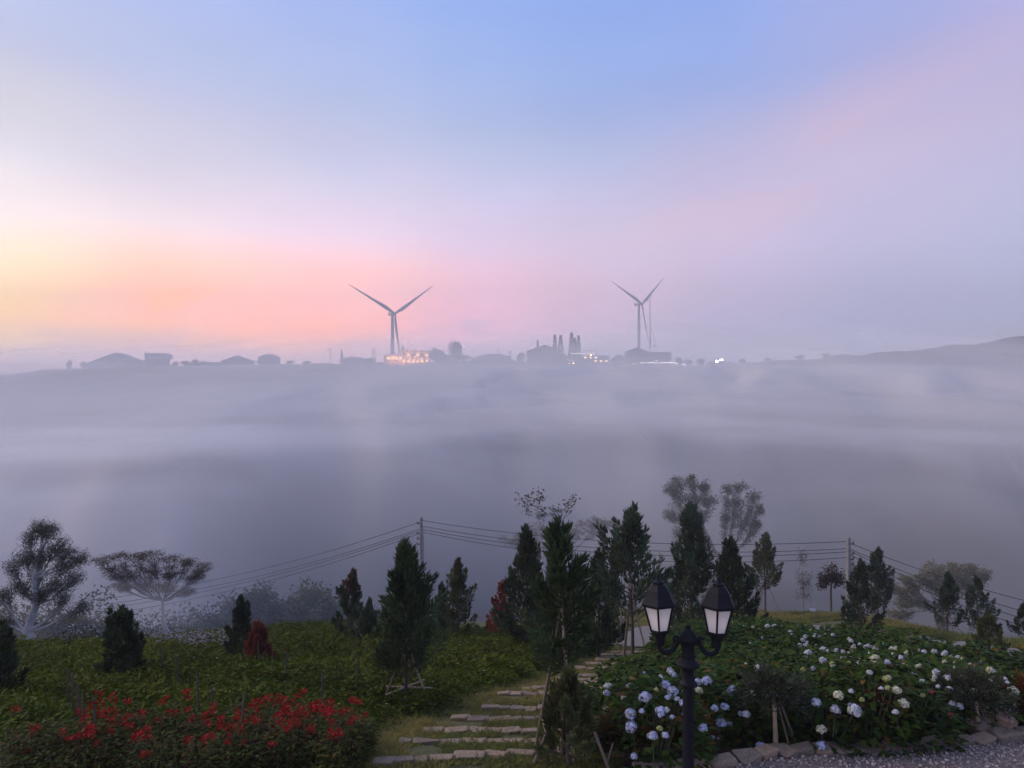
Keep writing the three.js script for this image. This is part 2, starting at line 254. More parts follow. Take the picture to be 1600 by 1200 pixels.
turbine(617, 490, 1086, 0.72, (34 - 90) * Math.PI / 180, 12, 'white three bladed wind turbine rising behind the orange lit hotel');
turbine(1003, 475, 1265, 0.74, (38 - 90) * Math.PI / 180, 12, 'white three bladed wind turbine beside the thin crane on the ridge');

// ------------------------------------------------------------------ village on the ridge
const rid = (px, d = 1000) => { const x = (px - 800) / F * d; return onGround(x, -d); };
const mw = { wall: std(0.42, 0.40, 0.38, 0.9), grey: std(0.24, 0.24, 0.25, 0.9), roof: std(0.16, 0.14, 0.15, 0.85), dark: std(0.07, 0.07, 0.075, 0.8), pale: std(0.55, 0.52, 0.48, 0.9), orange: std(0.62, 0.34, 0.15, 0.9), glass: std(0.05, 0.055, 0.06, 0.25), metal: std(0.12, 0.12, 0.13, 0.6), red: std(0.26, 0.13, 0.10, 0.85) };
const lit = (r, g, b, k) => new THREE.MeshStandardMaterial({ color: 0x222222, emissive: new THREE.Color().setRGB(r, g, b), emissiveIntensity: k, roughness: 0.6 });
mw.warm = lit(1, 0.6, 0.26, 2.2); mw.bulb = lit(1, 0.95, 0.86, 9); mw.amber = lit(1, 0.6, 0.2, 5); mw.flood = lit(0.95, 1, 1, 30);
function gable(w, h, d, over = 0.8) { const s = new THREE.Shape([[-w / 2 - over, 0], [0, h], [w / 2 + over, 0], [w / 2 + over, -0.5], [0, h - 0.5], [-w / 2 - over, -0.5]].map((q) => new THREE.Vector2(...q))); return new THREE.ExtrudeGeometry(s, { depth: d + over * 2, bevelEnabled: false }).translate(0, 0, -d / 2 - over); }
// a house: width, height and depth in metres, roof 'gable', 'hip' or 'flat', number of windows in each storey
function house(name, label, px, d, w, h, dep, roof, cols, rows, wallM, roofM, turn = 0, sink = 1.5, litWindows = 0) {
  const p = rid(px, d); p.y -= sink; const t = thing(name, label, name === 'barn' ? 'barn' : 'building', p, turn, 'buildings of the village on the misty ridge');
  part('wall', boxG(w, h, dep, 0, h / 2, 0), wallM, t);
  if (roof === 'gable') { part('roof', gable(w, w * 0.19, dep).translate(0, h + 0.5, 0), roofM, t); const s = new THREE.Shape([[-w / 2, 0], [0, w * 0.17], [w / 2, 0]].map((q) => new THREE.Vector2(...q))); part('gable_wall', new THREE.ExtrudeGeometry(s, { depth: dep - 0.4, bevelEnabled: false }).translate(0, h, -dep / 2 + 0.2), wallM, t); }
  else if (roof === 'hip') part('roof', new THREE.CylinderGeometry(w * 0.22, w * 0.74, h * 0.42, 4, 1).rotateY(Math.PI / 4).scale(1, 1, (dep + 2) / (w + 1)).translate(0, h * 1.21, 0), roofM, t);
  else { part('roof', boxG(w + 0.8, 0.5, dep + 0.8, 0, h + 0.25, 0), roofM, t); }
  const wg = boxG(w / cols * 0.5, h / rows * 0.45, 0.3);
  for (let r = 0; r < rows; r++) for (let c = 0; c < cols; c++) { const on = litWindows && h2(c, r, litWindows) > 0.72; part('window', wg, on ? mw.warm : mw.glass, t, new V3((c + 0.5) / cols * w - w / 2, h * (r + 0.55) / rows, dep / 2 + 0.05)); }
  return t;
}
house('barn', 'wide grey barn with a low gable roof on the ridge', 187, 985, 76, 5, 26, 'gable', 9, 1, mw.grey, mw.roof, 0.05, 1);
const hb1 = house('village_house', 'tall flat roofed block with a chimney beside the barn', 246, 1000, 26, 17, 16, 'flat', 4, 3, mw.wall, mw.grey, 0.05, 1); part('chimney', boxG(4.5, 6, 4, 16, 13, 0), mw.wall, hb1);
house('village_house', 'long low shed between the tall block and the hip roofed house', 330, 995, 58, 5.5, 12, 'flat', 8, 1, mw.grey, mw.roof, 0, 2);
house('village_house', 'second lower shed standing beside the hip roofed house', 372, 1010, 40, 7, 12, 'gable', 6, 1, mw.grey, mw.roof, 0.08, 2.5);
house('village_house', 'pale hip roofed house standing alone left of the utility pole', 421, 1000, 25, 10, 14, 'hip', 4, 2, mw.wall, mw.roof, 0.06, 1);
house('village_house', 'low round shouldered house between the utility pole and the pylon', 553, 1005, 32, 7, 14, 'hip', 5, 1, mw.wall, mw.grey, 0.02, 1);
house('village_house', 'flat grey house tucked between the hotel and the round crowned tree', 694, 1010, 20, 12, 12, 'flat', 4, 2, mw.wall, mw.grey, 0.02, 2);
house('village_house', 'long hip roofed house in the middle of the ridge', 772, 1000, 44, 8, 18, 'hip', 7, 1, mw.pale, mw.roof, -0.05, 1.5);
house('village_house', 'dark long house below the row of pointed pines', 850, 1000, 44, 14, 16, 'gable', 6, 2, mw.dark, mw.dark, 0.02, 1.5);
const pv = house('pavilion', 'modern two storey pavilion with glowing terrace and canopy frame', 927, 1000, 40, 9, 18, 'flat', 6, 2, mw.grey, mw.roof, -0.12, 1, 7);
part('glowing_slab', boxG(30, 0.7, 16, -14, 12.4, 3), lit(1, 0.8, 0.7, 0.8), pv); for (const x of [-12, -2, 4]) part('canopy_post', boxG(0.6, 7, 0.6, x, 12.5, 6), mw.metal, pv); part('canopy_beam', boxG(17, 0.7, 0.7, -4, 16.2, 6), mw.metal, pv);  // terrace slab emits a glow of its own in place of light falling on it
for (const x of [17, 21]) part('canopy_post', boxG(0.5, 10, 0.5, x, 5, 10), mw.metal, pv);
house('village_house', 'big dark hall in front of the crane', 1012, 1010, 58, 16, 20, 'flat', 9, 2, mw.dark, mw.dark, 0.03, 2.5);
house('village_house', 'small dark block on top of the rise before the right turbine', 994, 1030, 26, 18, 14, 'gable', 4, 2, mw.dark, mw.dark, 0.03, 0);
house('village_house', 'low shed beside the bright floodlights', 1125, 1000, 30, 5, 12, 'flat', 4, 1, mw.grey, mw.roof, 0, 1.5);
// the hotel with its floodlit orange front
{
  const p = rid(643, 965); p.y -= 5; const t = thing('hotel', 'orange floodlit two storey hotel with a silver roof tank', 'hotel', p, 0.34, 'buildings of the village on the misty ridge');
  part('wall', boxG(36, 20, 18, 3, 10, 0), mw.orange, t); part('terrace', boxG(22, 12, 14, -23, 8, 2), mw.orange, t); part('terrace_parapet', boxG(23, 1, 15, -23, 14.5, 2), mw.pale, t);
  part('roof', boxG(38, 0.8, 20, 3, 20.4, 0), mw.pale, t); part('roof_overhang', boxG(10, 0.7, 12, 26, 19.5, 1), mw.grey, t);
  for (let r = 0; r < 2; r++) for (let c = 0; c < 6; c++) { const w = part('window', boxG(2.2, 3.4, 0.4), r ? (c % 2 ? mw.warm : mw.glass) : mw.warm, t, new V3(-11.5 + c * 5.8, 7 + r * 8, 9.1)); part('frame', boxG(2.8, 0.4, 0.5, 0, 2, 0.1), mw.pale, w); }
  for (let c = 0; c < 4; c++) part('window', boxG(3.4, 3, 0.4), mw.warm, t, new V3(-31 + c * 5.2, 10.5, 9.1));
  const tank = part('roof_tank', new THREE.SphereGeometry(2.4, 20, 14), phys(0.6, 0.6, 0.62, 0.25, { metalness: 0.8 }), t, new V3(-11, 24, 0)); part('tank_stand', new THREE.CylinderGeometry(1, 1.4, 2.2, 10), mw.metal, tank, new V3(0, -2.4, 0));
  for (const x of [-27, -17, -6, 5, 15]) { const f = part('wall_lamp', new THREE.SphereGeometry(0.24, 10, 8), mw.amber, t, new V3(x, 9.5, 20)); const L = new THREE.PointLight(new THREE.Color(1, 0.56, 0.24), 300); L.castShadow = true; L.shadow.radius = 4; L.position.z = -0.7; f.add(L); }
}
// poles, pylons and antennas on the ridge
function ridgePole(px, d, h, label, kind) {
  const p = rid(px, d), t = thing(kind === 'pylon' ? 'lattice_pylon' : 'ridge_pole', label, kind === 'pylon' ? 'pylon' : 'pole', p);
  if (kind === 'pylon') { for (const [a, b] of [[-1, -1], [1, -1], [-1, 1], [1, 1]]) part('leg', limb([new V3(a * 2.4, -1, b * 2.4), new V3(a * 0.9, h, b * 0.9)], [0.3, 0.22], 5), mw.metal, t); for (let k = 1; k < 5; k++) part('brace', boxG(4.8 - k * 0.7, 0.3, 0.3, 0, h * k / 5, 2.2 - k * 0.32), mw.metal, t); part('crossarm', boxG(8, 0.5, 0.5, 0, h * 0.98, 0), mw.metal, t); part('crossarm', boxG(6, 0.5, 0.5, 0, h * 0.8, 0), mw.metal, t); }
  else { part('shaft', limb([new V3(0, -1, 0), new V3(0, h, 0)], [0.45, 0.3], 7), mw.metal, t); part('crossarm', boxG(kind === 'mast' ? 3 : 9, 0.5, 0.4, 0, h * 0.9, 0), mw.metal, t); if (kind === 'mast') part('crossarm', boxG(4.5, 0.4, 0.4, 0, h * 0.65, 0), mw.metal, t); }
}
ridgePole(516, 985, 20, 'lone utility pole with crossarm on the ridge beyond the left wires', 'pole'); ridgePole(584, 1000, 19, 'small lattice pylon standing left of the hotel', 'pylon');
ridgePole(779, 985, 17, 'thin antenna mast on the long hip roofed house', 'mast'); ridgePole(797, 985, 13, 'short pale mast beside the long hip roofed house', 'mast'); ridgePole(704, 990, 15, 'thin pole beside the round crowned tree', 'mast');
// crane by the right turbine
{
  const p = rid(1016, 1180), t = thing('tower_crane', 'thin crane with hanging hook beside the right turbine', 'crane', p); const y0 = p.y, top = at(1015, 466, 1180).y - y0;
  part('mast', limb([new V3(0, 0, 0), new V3(-0.5, top, 0)], [0.7, 0.5], 6), mw.metal, t);
  part('boom', limb([new V3(1, top * 0.36, 0), new V3(-0.5, top * 0.7, 0)], [0.4, 0.3], 6), mw.metal, t);
  part('hook_line', limb([new V3(0.5, top * 0.62, 0), new V3(10.5, top * 0.30, 0)], [0.28, 0.28], 5), mw.metal, t); part('hook_block', new THREE.SphereGeometry(1, 10, 8).scale(2.6, 1.1, 1.1), mw.metal, t, new V3(6, top * 0.34, 0)); part('cab', boxG(4, 3.5, 3, 0, 2, 0), mw.metal, t);
}
// lights of the village street
{
  const r = rng(41), spot = [[896, 569, 1], [923, 556, 1], [889, 570, 1]], street = [];
  for (let i = 0; i < 16; i++) street.push([1001 + i * 3.6 + r() * 1.4, 567 + r() * 1.6]);
  for (const q of [[974, 573], [982, 571], [990, 570], [1020, 574], [1033, 574], [1031, 572], [1048, 568], [1067, 570], [1071, 572], [1058, 569], [1026, 565]]) street.push(q);
  for (const [px, py] of street) { solo('street_light', new THREE.SphereGeometry(0.45, 8, 6), r() < 0.25 ? mw.amber : mw.bulb, 'tiny glowing street light in the string of lights below the dark hall', 'light', at(px, py - 1, 930), 'string of street lights on the ridge'); }
  for (const [px, py] of spot) solo('street_light', new THREE.SphereGeometry(1.1, 10, 8), mw.amber, px < 900 ? 'amber light glowing below the row of pointed pines' : 'amber light glowing on the front of the pavilion', 'light', at(px, py - 1, 935), 'amber lights by the pavilion');
  for (const [px, py, s] of [[1120, 565, 2.0], [1125, 562, 1.3], [1128, 562, 1.3]]) solo('floodlight', new THREE.SphereGeometry(s * 0.7, 10, 8), mw.flood, 'bright white floodlight right of the street lights on the ridge', 'light', at(px, py, 930), 'white floodlights on the ridge');
}
// ridge trees: pointed pines and round crowns
function pineGeo(seed, H, W) { const r = rng(seed), L = new Leaves(), s = new V3(), d = new V3(); for (let i = 0; i < 900; i++) { const t = Math.pow(r(), 0.8), a = r() * 6.2832, q = W * (1 - t) * (0.5 + 0.5 * r()) + 0.2; d.set(Math.cos(a) * 0.8, 0.5 - 0.5 * (1 - t), Math.sin(a) * 0.8).normalize(); sideOf(d, r, s); L.blade(new V3(Math.cos(a) * q * 0.6, H * (0.05 + t * 0.93), Math.sin(a) * q * 0.6), d, s, 1.6 + q * 0.5, 1.1, jit(r, [0.025, 0.035, 0.022], 0.3)); } return L.build(); }
function blobGeo(seed, R, H) { const r = rng(seed), L = new Leaves(), s = new V3(), d = new V3(), p = new V3(); const lob = []; for (let k = 0; k < 7; k++) lob.push([(r() - 0.5) * R, (0.35 + r() * 0.5) * H, (r() - 0.5) * R, R * (0.35 + r() * 0.35)]); for (let i = 0; i < 1100; i++) { const [x, y, z, q] = lob[i % 7]; randDir(r, p).multiplyScalar(q * Math.cbrt(r())); p.x += x; p.y += y; p.z += z; randDir(r, d); sideOf(d, r, s); L.blade(p, d, s, R * 0.24, R * 0.14, jit(r, [0.028, 0.036, 0.02], 0.35)); } return L.build(); }
{
  const pines = [pineGeo(3, 30, 4.2), pineGeo(4, 30, 3.6)], trunkG = limb([new V3(0, -2, 0), new V3(0, 14, 0)], [0.7, 0.3], 6);
  const L = ['lone short pointed pine rising over the dark long house', 'thinnest pointed pine in the pair behind the dark long house', 'pointed pine with the widest skirt in the row on the ridge', 'tallest pointed pine in the row next to the pavilion', 'slim pointed pine next to the tallest pine', 'pointed pine leaning close over the pavilion canopy', 'small pointed shrub pine left of the pylon', 'little pine tip between the dark house and the pines'];
  [[840, 531, 0.5], [867, 523, 0.9], [876, 524, 1.0], [893, 520, 1.0], [898, 528, 0.85], [904, 524, 0.9], [534, 547, 0.45], [859, 541, 0.45]].forEach(([px, py, w], i) => {
    const p = rid(px, 1015), top = at(px, py, 1015).y, t = thing('pine_tree', L[i], 'pine tree', p, i, 'pointed pines on the ridge'); const s = (top - p.y) / 30;
    const c = part('crown', pines[i % 2], M.needle, t); c.scale.set(w * 1.2, s, w * 1.2); part('trunk', trunkG, M.bark, t).scale.set(1, s, 1);
  });
  const blobs = [blobGeo(11, 9, 12), blobGeo(12, 9, 12), blobGeo(13, 9, 12)];
  const rt = [[681, 548, 11], [712, 538, 8], [662, 562, 8], [725, 556, 8], [742, 560, 6], [580, 560, 7], [830, 551, 6], [815, 553, 6], [275, 566, 5], [290, 565, 5], [305, 563, 4], [318, 565, 6], [108, 566, 4], [130, 567, 4], [405, 563, 5], [960, 560, 7], [968, 556, 6], [1060, 560, 6], [1075, 563, 5], [1095, 562, 5], [1160, 561, 5], [1200, 560, 5], [480, 565, 6], [455, 566, 6], [880, 556, 8], [905, 560, 6], [868, 556, 8], [1250, 556, 6], [1290, 553, 5]];
  const RT = ['', '', 'at the left foot of the hotel', 'right of the tall round crowned tree', 'left of the long hip roofed house', 'left of the pylon', 'at the left end of the dark long house', 'between the hip roofed house and the dark house', 'right of the chimney block', 'second right of the chimney block', 'third right of the chimney block', 'above the long low shed', 'at the far left end of the ridge', 'just left of the barn', 'left of the lone hip roofed house', 'left of the big dark hall', 'against the big dark hall', 'right of the big dark hall', 'second right of the big dark hall', 'left of the floodlights', 'right of the floodlights', 'second right of the floodlights', 'just left of the lone utility pole', 'right of the lone hip roofed house', 'among the pointed pines', 'in front of the pavilion', 'below the pair of pines', 'at the foot of the right hill', 'on the lower slope of the right hill'];
  rt.forEach(([px, py, w], i) => { const p = rid(px, 990 + (i % 3) * 8), top = at(px, py, 1000).y, t = thing('round_tree', i === 1 ? 'tall round crowned tree on a bare trunk right of the hotel' : i === 0 ? 'broad dark tree standing against the hotel wall' : `small hazy round tree ${RT[i]}`, 'tree', p, i * 1.7, 'round trees in the ridge village'); const c = part('crown', blobs[i % 3], M.leaf, t); c.scale.set(w / 8, Math.max(0.3, (top - p.y) / 12), w / 8); part('trunk', trunkG, M.bark, t).scale.set(0.8, 0.3, 0.8); });
}

// ------------------------------------------------------------------ utility poles and wires
const wireEnds = { a: [], b: [] };
function utilityPole(px, topPy, d, label, turn, side) {
  const p = plant(px, d), top = at(px, topPy, d).y, H = top - p.y, t = thing('utility_pole', label, 'utility pole', p, turn, null);
  part('shaft', limb([new V3(0, -0.5, 0), new V3(0, H, 0)], [0.12, 0.085], 10), M.concrete, t);
  for (const k of [0.32, 0.85, 1.12, 1.4]) { const b = part('bracket', boxG(0.24, 0.05, 0.06, 0, 0, 0), mw.metal, t, new V3(side * 0.1, H - k * d / 40, 0)); part('insulator', new THREE.LatheGeometry([[0.005, -0.06], [0.045, -0.05], [0.03, -0.01], [0.05, 0.01], [0.03, 0.05], [0.01, 0.07]].map((q) => new THREE.Vector2(...q)), 10), std(0.3, 0.24, 0.2, 0.3), b, new V3(side * 0.1, 0.08, 0)); }
  part('band', boxG(0.5, 0.05, 0.05), mw.metal, t, new V3(0, H - 2.6 * d / 40, 0)); part('band', boxG(0.36, 0.05, 0.05), mw.metal, t, new V3(0.05, H - 4.3 * d / 40, 0));
  part('ground_wire', limb([new V3(0.13, H - 0.9, 0.05), new V3(0.13, 0, 0.08)], [0.012, 0.012], 4), M.wire, t);
  return p;
}
utilityPole(658, 808, 40, 'grey utility pole behind the tall conifer in the left field', 0.2, -1);
utilityPole(1326, 840, 34, 'grey utility pole standing at the bend of the gravel road', -0.2, 1);
function wire(a, b, sag, label, r = 0.014) { const pts = []; for (let i = 0; i <= 24; i++) { const t = i / 24, p = a.clone().lerp(b, t); p.y -= sag * 4 * t * (1 - t); pts.push(p); } const o = a.clone(); pts.forEach((p) => p.sub(o)); return solo('power_wire', limb(pts, pts.map(() => r), 5), M.wire, label, 'wire', o, 'power wires across the hillside'); }
const ord = ['topmost', 'second highest', 'third highest', 'lowest'];
[[814, 815, 956], [820, 826, 964], [827, 829, 972], [832, 833, 984]].forEach(([, y, e], i) => wire(at(657, y, 40), at(-60, e, 38), 0.9, `${ord[i]} of the four wires running from the left pole down past the pale trees`));
[[813, 846], [822, 857], [827, 862], [831, 871]].forEach(([y, e], i) => wire(at(659, y, 40), at(1325, e, 34), 0.55 + i * 0.06, `${ord[i]} of the four wires strung between the two utility poles`));
[[848, 948], [857, 966], [860, 978], [866, 990]].forEach(([y, e], i) => wire(at(1327, y, 34), at(1640, e, 30), 0.18 + i * 0.03, `${ord[i]} of the four wires falling from the right pole past the paired conifers`));

// ------------------------------------------------------------------ broad-leaved trees beyond the crest
// trunk and limbs follow given points (pixels at depth d are only a way of giving metres), crowns are ellipsoids filled with twigs and leaves
function broadTree(name, label, category, d, trunk, r0, blobs, o) {
  const r = rng(o.seed), base = plant(trunk[0][0], d), t = thing(name, label, category, base, 0, null), loc = (px, py, dz = 0) => at(px, py, d).sub(base).add(new V3(0, 0, dz));
  const tp = [new V3(0, -0.4, 0), ...trunk.slice(1).map(([x, y]) => loc(x, y, (r() - 0.5) * 0.6))], gs = [], L = new Leaves(), s = new V3(), q = new V3(), dir = new V3();
  gs.push(limb(tp, tp.map((_, i) => r0 * lerp(1.15, 0.45, i / (tp.length - 1))), 8));
  for (const [px, py, rx, ry, from = tp.length - 1] of blobs) {
    const c = loc(px, py, (r() - 0.5) * rx / F * d * 0.8), R = new V3(rx / F * d, ry / F * d, rx / F * d * 0.8), st = tp[Math.min(from + (trunk[0].length ? 0 : 0), tp.length - 1)];
    const path = (a, b, n, wob) => { const P = []; for (let i = 0; i <= n; i++) { const k = i / n, p = a.clone().lerp(b, k); p.y -= (b.y - a.y) * 0.18 * Math.sin(k * Math.PI) * (b.y > a.y ? 1 : -1); p.x += (r() - 0.5) * wob * (i && i < n ? 1 : 0); p.y += (r() - 0.5) * wob * (i && i < n ? 1 : 0); p.z += (r() - 0.5) * wob * (i && i < n ? 1 : 0); P.push(p); } return P; };
    const main = path(st, c, 5, R.x * 0.3); gs.push(limb(main, main.map((_, i) => lerp(r0 * 0.34, r0 * 0.10, i / 5)), 6));
    for (let k = 0; k < o.twigs; k++) {
      randDir(r, q); const e = c.clone().add(new V3(q.x * R.x, q.y * R.y, q.z * R.z).multiplyScalar(0.45 + 0.55 * Math.sqrt(r()))), tw = path(main[3 + Math.floor(r() * 3)], e, 4, R.x * 0.2); gs.push(limb(tw, tw.map((_, i) => lerp(r0 * 0.12, 0.008, i / 4)), 4));
      for (let m = 0; m < o.leaves; m++) {
        const w = tw[1 + Math.floor(Math.pow(r(), 0.6) * 3.99)]; randDir(r, q); const p = w.clone().add(q.multiplyScalar(o.spread * (0.3 + 0.7 * r()))); if (o.flat) p.y = w.y + (p.y - w.y) * o.flat;
        randDir(r, dir); if (o.droop) dir.y -= o.droop; else dir.y *= 0.6; dir.normalize(); sideOf(dir, r, s); L.blade(p, dir, s, o.size * (0.7 + 0.6 * r()), o.size * o.slim, jit(r, o.color, 0.3));
      }
    }
  }
  part('trunk', mergeGeometries(gs), o.bark, t); part('crown', L.build(), M.leaf, t);
}
broadTree('eucalyptus_tree', 'airy grey green twin crowned tree behind the conifers near the lamp', 'tree', 60, [[1118, 960], [1120, 905], [1124, 880], [1112, 850], [1098, 822], [1090, 796]], 0.2, [[1046, 764, 12, 9], [1062, 752, 14, 8], [1082, 750, 14, 8], [1102, 760, 12, 9], [1058, 782, 14, 10, 4], [1084, 775, 16, 11], [1108, 784, 13, 10, 4], [1046, 805, 10, 10, 4], [1070, 808, 15, 11, 4], [1060, 832, 12, 9, 3], [1096, 806, 12, 10, 4], [1138, 765, 12, 9, 2], [1156, 758, 12, 8, 2], [1176, 776, 12, 9, 2], [1188, 796, 9, 8, 2], [1150, 784, 14, 10, 2], [1166, 804, 13, 9, 2], [1136, 806, 10, 10, 2], [1180, 820, 9, 7, 2]], { seed: 5, twigs: 12, leaves: 80, spread: 0.32, size: 0.17, slim: 0.3, color: [0.12, 0.125, 0.08], bark: M.greyBark, droop: 0.3 });
broadTree('acacia_tree', 'flat topped acacia with thin brownish crown between the conifers', 'tree', 56, [[880, 960], [872, 900], [868, 870]], 0.2, [[812, 842, 32, 10], [850, 826, 34, 11], [900, 826, 34, 11], [940, 818, 24, 9], [830, 858, 26, 9]], { seed: 6, twigs: 26, leaves: 60, spread: 0.36, size: 0.14, slim: 0.35, color: [0.15, 0.125, 0.075], bark: M.greyBark, flat: 0.45 });
broadTree('bare_tree', 'slender half bare tree with small leaf clusters above the acacia', 'tree', 50, [[848, 960], [850, 890], [846, 850], [838, 820]], 0.1, [[822, 778, 18, 10], [840, 775, 14, 12], [893, 784, 12, 8, 2], [868, 796, 10, 8, 2], [846, 800, 14, 10]], { seed: 7, twigs: 9, leaves: 9, spread: 0.3, size: 0.2, slim: 0.6, color: [0.11, 0.11, 0.08], bark: M.paleBark });
broadTree('pale_trunk_tree', 'tall pale trunked tree fading into the fog beyond the left field', 'tree', 27, [[55, 1040], [47, 1005], [44, 985], [54, 945], [58, 900], [68, 850]], 0.17, [[62, 820, 14, 10], [78, 828, 14, 10], [50, 838, 14, 10, 4], [92, 846, 14, 9, 4], [108, 862, 14, 9, 4], [124, 874, 12, 8, 4], [40, 866, 14, 10, 4], [72, 866, 16, 10, 4], [96, 884, 16, 10, 3], [20, 884, 12, 10, 3], [52, 896, 16, 10, 3], [116, 902, 14, 9, 3], [82, 912, 16, 10, 3], [30, 916, 14, 10, 3], [8, 930, 12, 9, 2], [104, 930, 14, 9, 2], [60, 930, 14, 9, 3], [126, 948, 12, 7, 2], [6, 975, 12, 8, 2]], { seed: 8, twigs: 13, leaves: 100, spread: 0.27, size: 0.065, slim: 0.4, color: [0.09, 0.095, 0.075], bark: M.paleBark });
broadTree('flat_crowned_tree', 'wide flat crowned brownish tree with pale trunk behind the left field', 'tree', 31, [[268, 1034], [262, 1000], [258, 968], [250, 940]], 0.12, [[164, 874, 16, 6], [188, 868, 18, 5], [214, 872, 18, 6], [240, 866, 18, 5], [266, 872, 18, 6], [292, 878, 16, 6], [316, 886, 14, 6], [176, 892, 18, 7], [206, 894, 18, 7], [238, 890, 18, 7], [270, 896, 18, 7], [302, 900, 16, 7], [190, 914, 16, 7], [224, 914, 18, 7], [262, 916, 18, 7], [292, 922, 14, 7]], { seed: 9, twigs: 13, leaves: 100, spread: 0.27, size: 0.06, slim: 0.4, color: [0.11, 0.085, 0.065], bark: M.paleBark, flat: 0.4 });
broadTree('pale_crowned_tree', 'wide pale yellowish tree in fog beyond the road on the right', 'tree', 50, [[1478, 1010], [1474, 965], [1470, 945]], 0.16, [[1398, 918, 12, 7], [1416, 906, 16, 8], [1440, 896, 16, 7], [1462, 888, 18, 7], [1490, 886, 18, 7], [1516, 890, 18, 7], [1542, 898, 14, 7], [1430, 922, 18, 8], [1458, 910, 18, 8], [1488, 906, 18, 8], [1520, 912, 16, 8], [1412, 940, 14, 9], [1444, 945, 16, 9], [1400, 960, 12, 9]], { seed: 10, twigs: 12, leaves: 75, spread: 0.34, size: 0.17, slim: 0.4, color: [0.19, 0.18, 0.10], bark: M.greyBark, flat: 0.6 });
broadTree('sparse_tree', 'thin leafless looking sapling in fog left of the right utility pole', 'tree', 43, [[1256, 950], [1255, 920], [1254, 890]], 0.05, [[1254, 868, 8, 20], [1250, 900, 12, 22, 1], [1262, 905, 10, 22, 1], [1256, 930, 14, 16, 1]], { seed: 14, twigs: 14, leaves: 12, spread: 0.22, size: 0.11, slim: 0.35, color: [0.13, 0.11, 0.10], bark: M.greyBark });
broadTree('small_round_tree', 'small brownish round headed tree beside the right utility pole', 'tree', 41, [[1301, 955], [1300, 925], [1300, 910]], 0.07, [[1300, 895, 16, 14], [1312, 905, 12, 14], [1288, 908, 10, 12]], { seed: 15, twigs: 16, leaves: 34, spread: 0.24, size: 0.14, slim: 0.45, color: [0.075, 0.055, 0.045], bark: M.bark });
broadTree('leafy_tree', 'rounded yellow green tree in the fog behind the left field', 'tree', 40, [[478, 1005], [478, 975], [478, 960]], 0.12, [[460, 945, 30, 18], [490, 930, 36, 20], [520, 950, 26, 18], [478, 965, 44, 18]], { seed: 16, twigs: 22, leaves: 44, spread: 0.45, size: 0.2, slim: 0.5, color: [0.085, 0.10, 0.035], bark: M.bark });
broadTree('leafy_tree', 'rounded dull green tree in fog behind the red conifer', 'tree', 36, [[395, 1020], [395, 985], [396, 965]], 0.12, [[372, 945, 26, 20], [400, 935, 30, 18], [425, 955, 24, 22], [395, 970, 44, 22]], { seed: 17, twigs: 22, leaves: 44, spread: 0.42, size: 0.18, slim: 0.5, color: [0.06, 0.07, 0.04], bark: M.bark });

// woodland on the slopes below: leaf masses too many and too veiled to count
{
  const r = rng(77), L = new Leaves(), s = new V3(), d = new V3(), p = new V3(); for (let i = 0; i < 4200; i++) { randDir(r, p); p.multiplyScalar(Math.cbrt(r())); p.y = p.y * 0.8 + 0.5; p.multiplyScalar(0.85 + 0.22 * Math.sin(p.x * 5 + p.z * 7) * Math.sin(p.y * 6 + p.x * 3)); randDir(r, d); sideOf(d, r, s); L.blade(p, d, s, 0.055, 0.04, jit(r, [1, 1, 1], 0.3)); }
  const spots = [];
  for (let i = 0; i < 12000 && spots.length < 3000; i++) { const dd = 20 + Math.pow(r(), 1.7) * 190, u = (r() * 2 - 1) * 0.85, x = u * dd, over = dd - curve(CREST, x); if (over < 5 || over > 160) continue; const tall = sstep(6, 24, over) * lerp(1.08, 0.5, sstep(-14, -2, x)) * (0.5 + 0.9 * fbm(x / 14, dd / 14, 2, 33)); spots.push([x, dd, 0.5 + r() * 0.6 + tall * 1.5, tall * r() * 3.6]); }
  const im = new THREE.InstancedMesh(L.build(), M.leaf, spots.length), m = new THREE.Matrix4(), c = new THREE.Color();
  spots.forEach(([x, dd, k, lift], i) => { const g0 = onGround(x, -dd); g0.y += lift; m.compose(g0, new THREE.Quaternion().setFromAxisAngle(new V3(0, 1, 0), r() * 6.28), new V3(k * (0.9 + r() * 0.5), k * (0.8 + 0.7 * r()), k * 1.15)); im.setMatrixAt(i, m); const g = 0.7 + 0.6 * r(); c.setRGB(0.045 * g, 0.055 * g, 0.03 * g); im.setColorAt(i, c); });
  im.name = 'woodland'; tag(shade(im), 'dark undergrowth and woodland on the slopes below the crest', 'woodland', null, 'stuff'); scene.add(im);
}

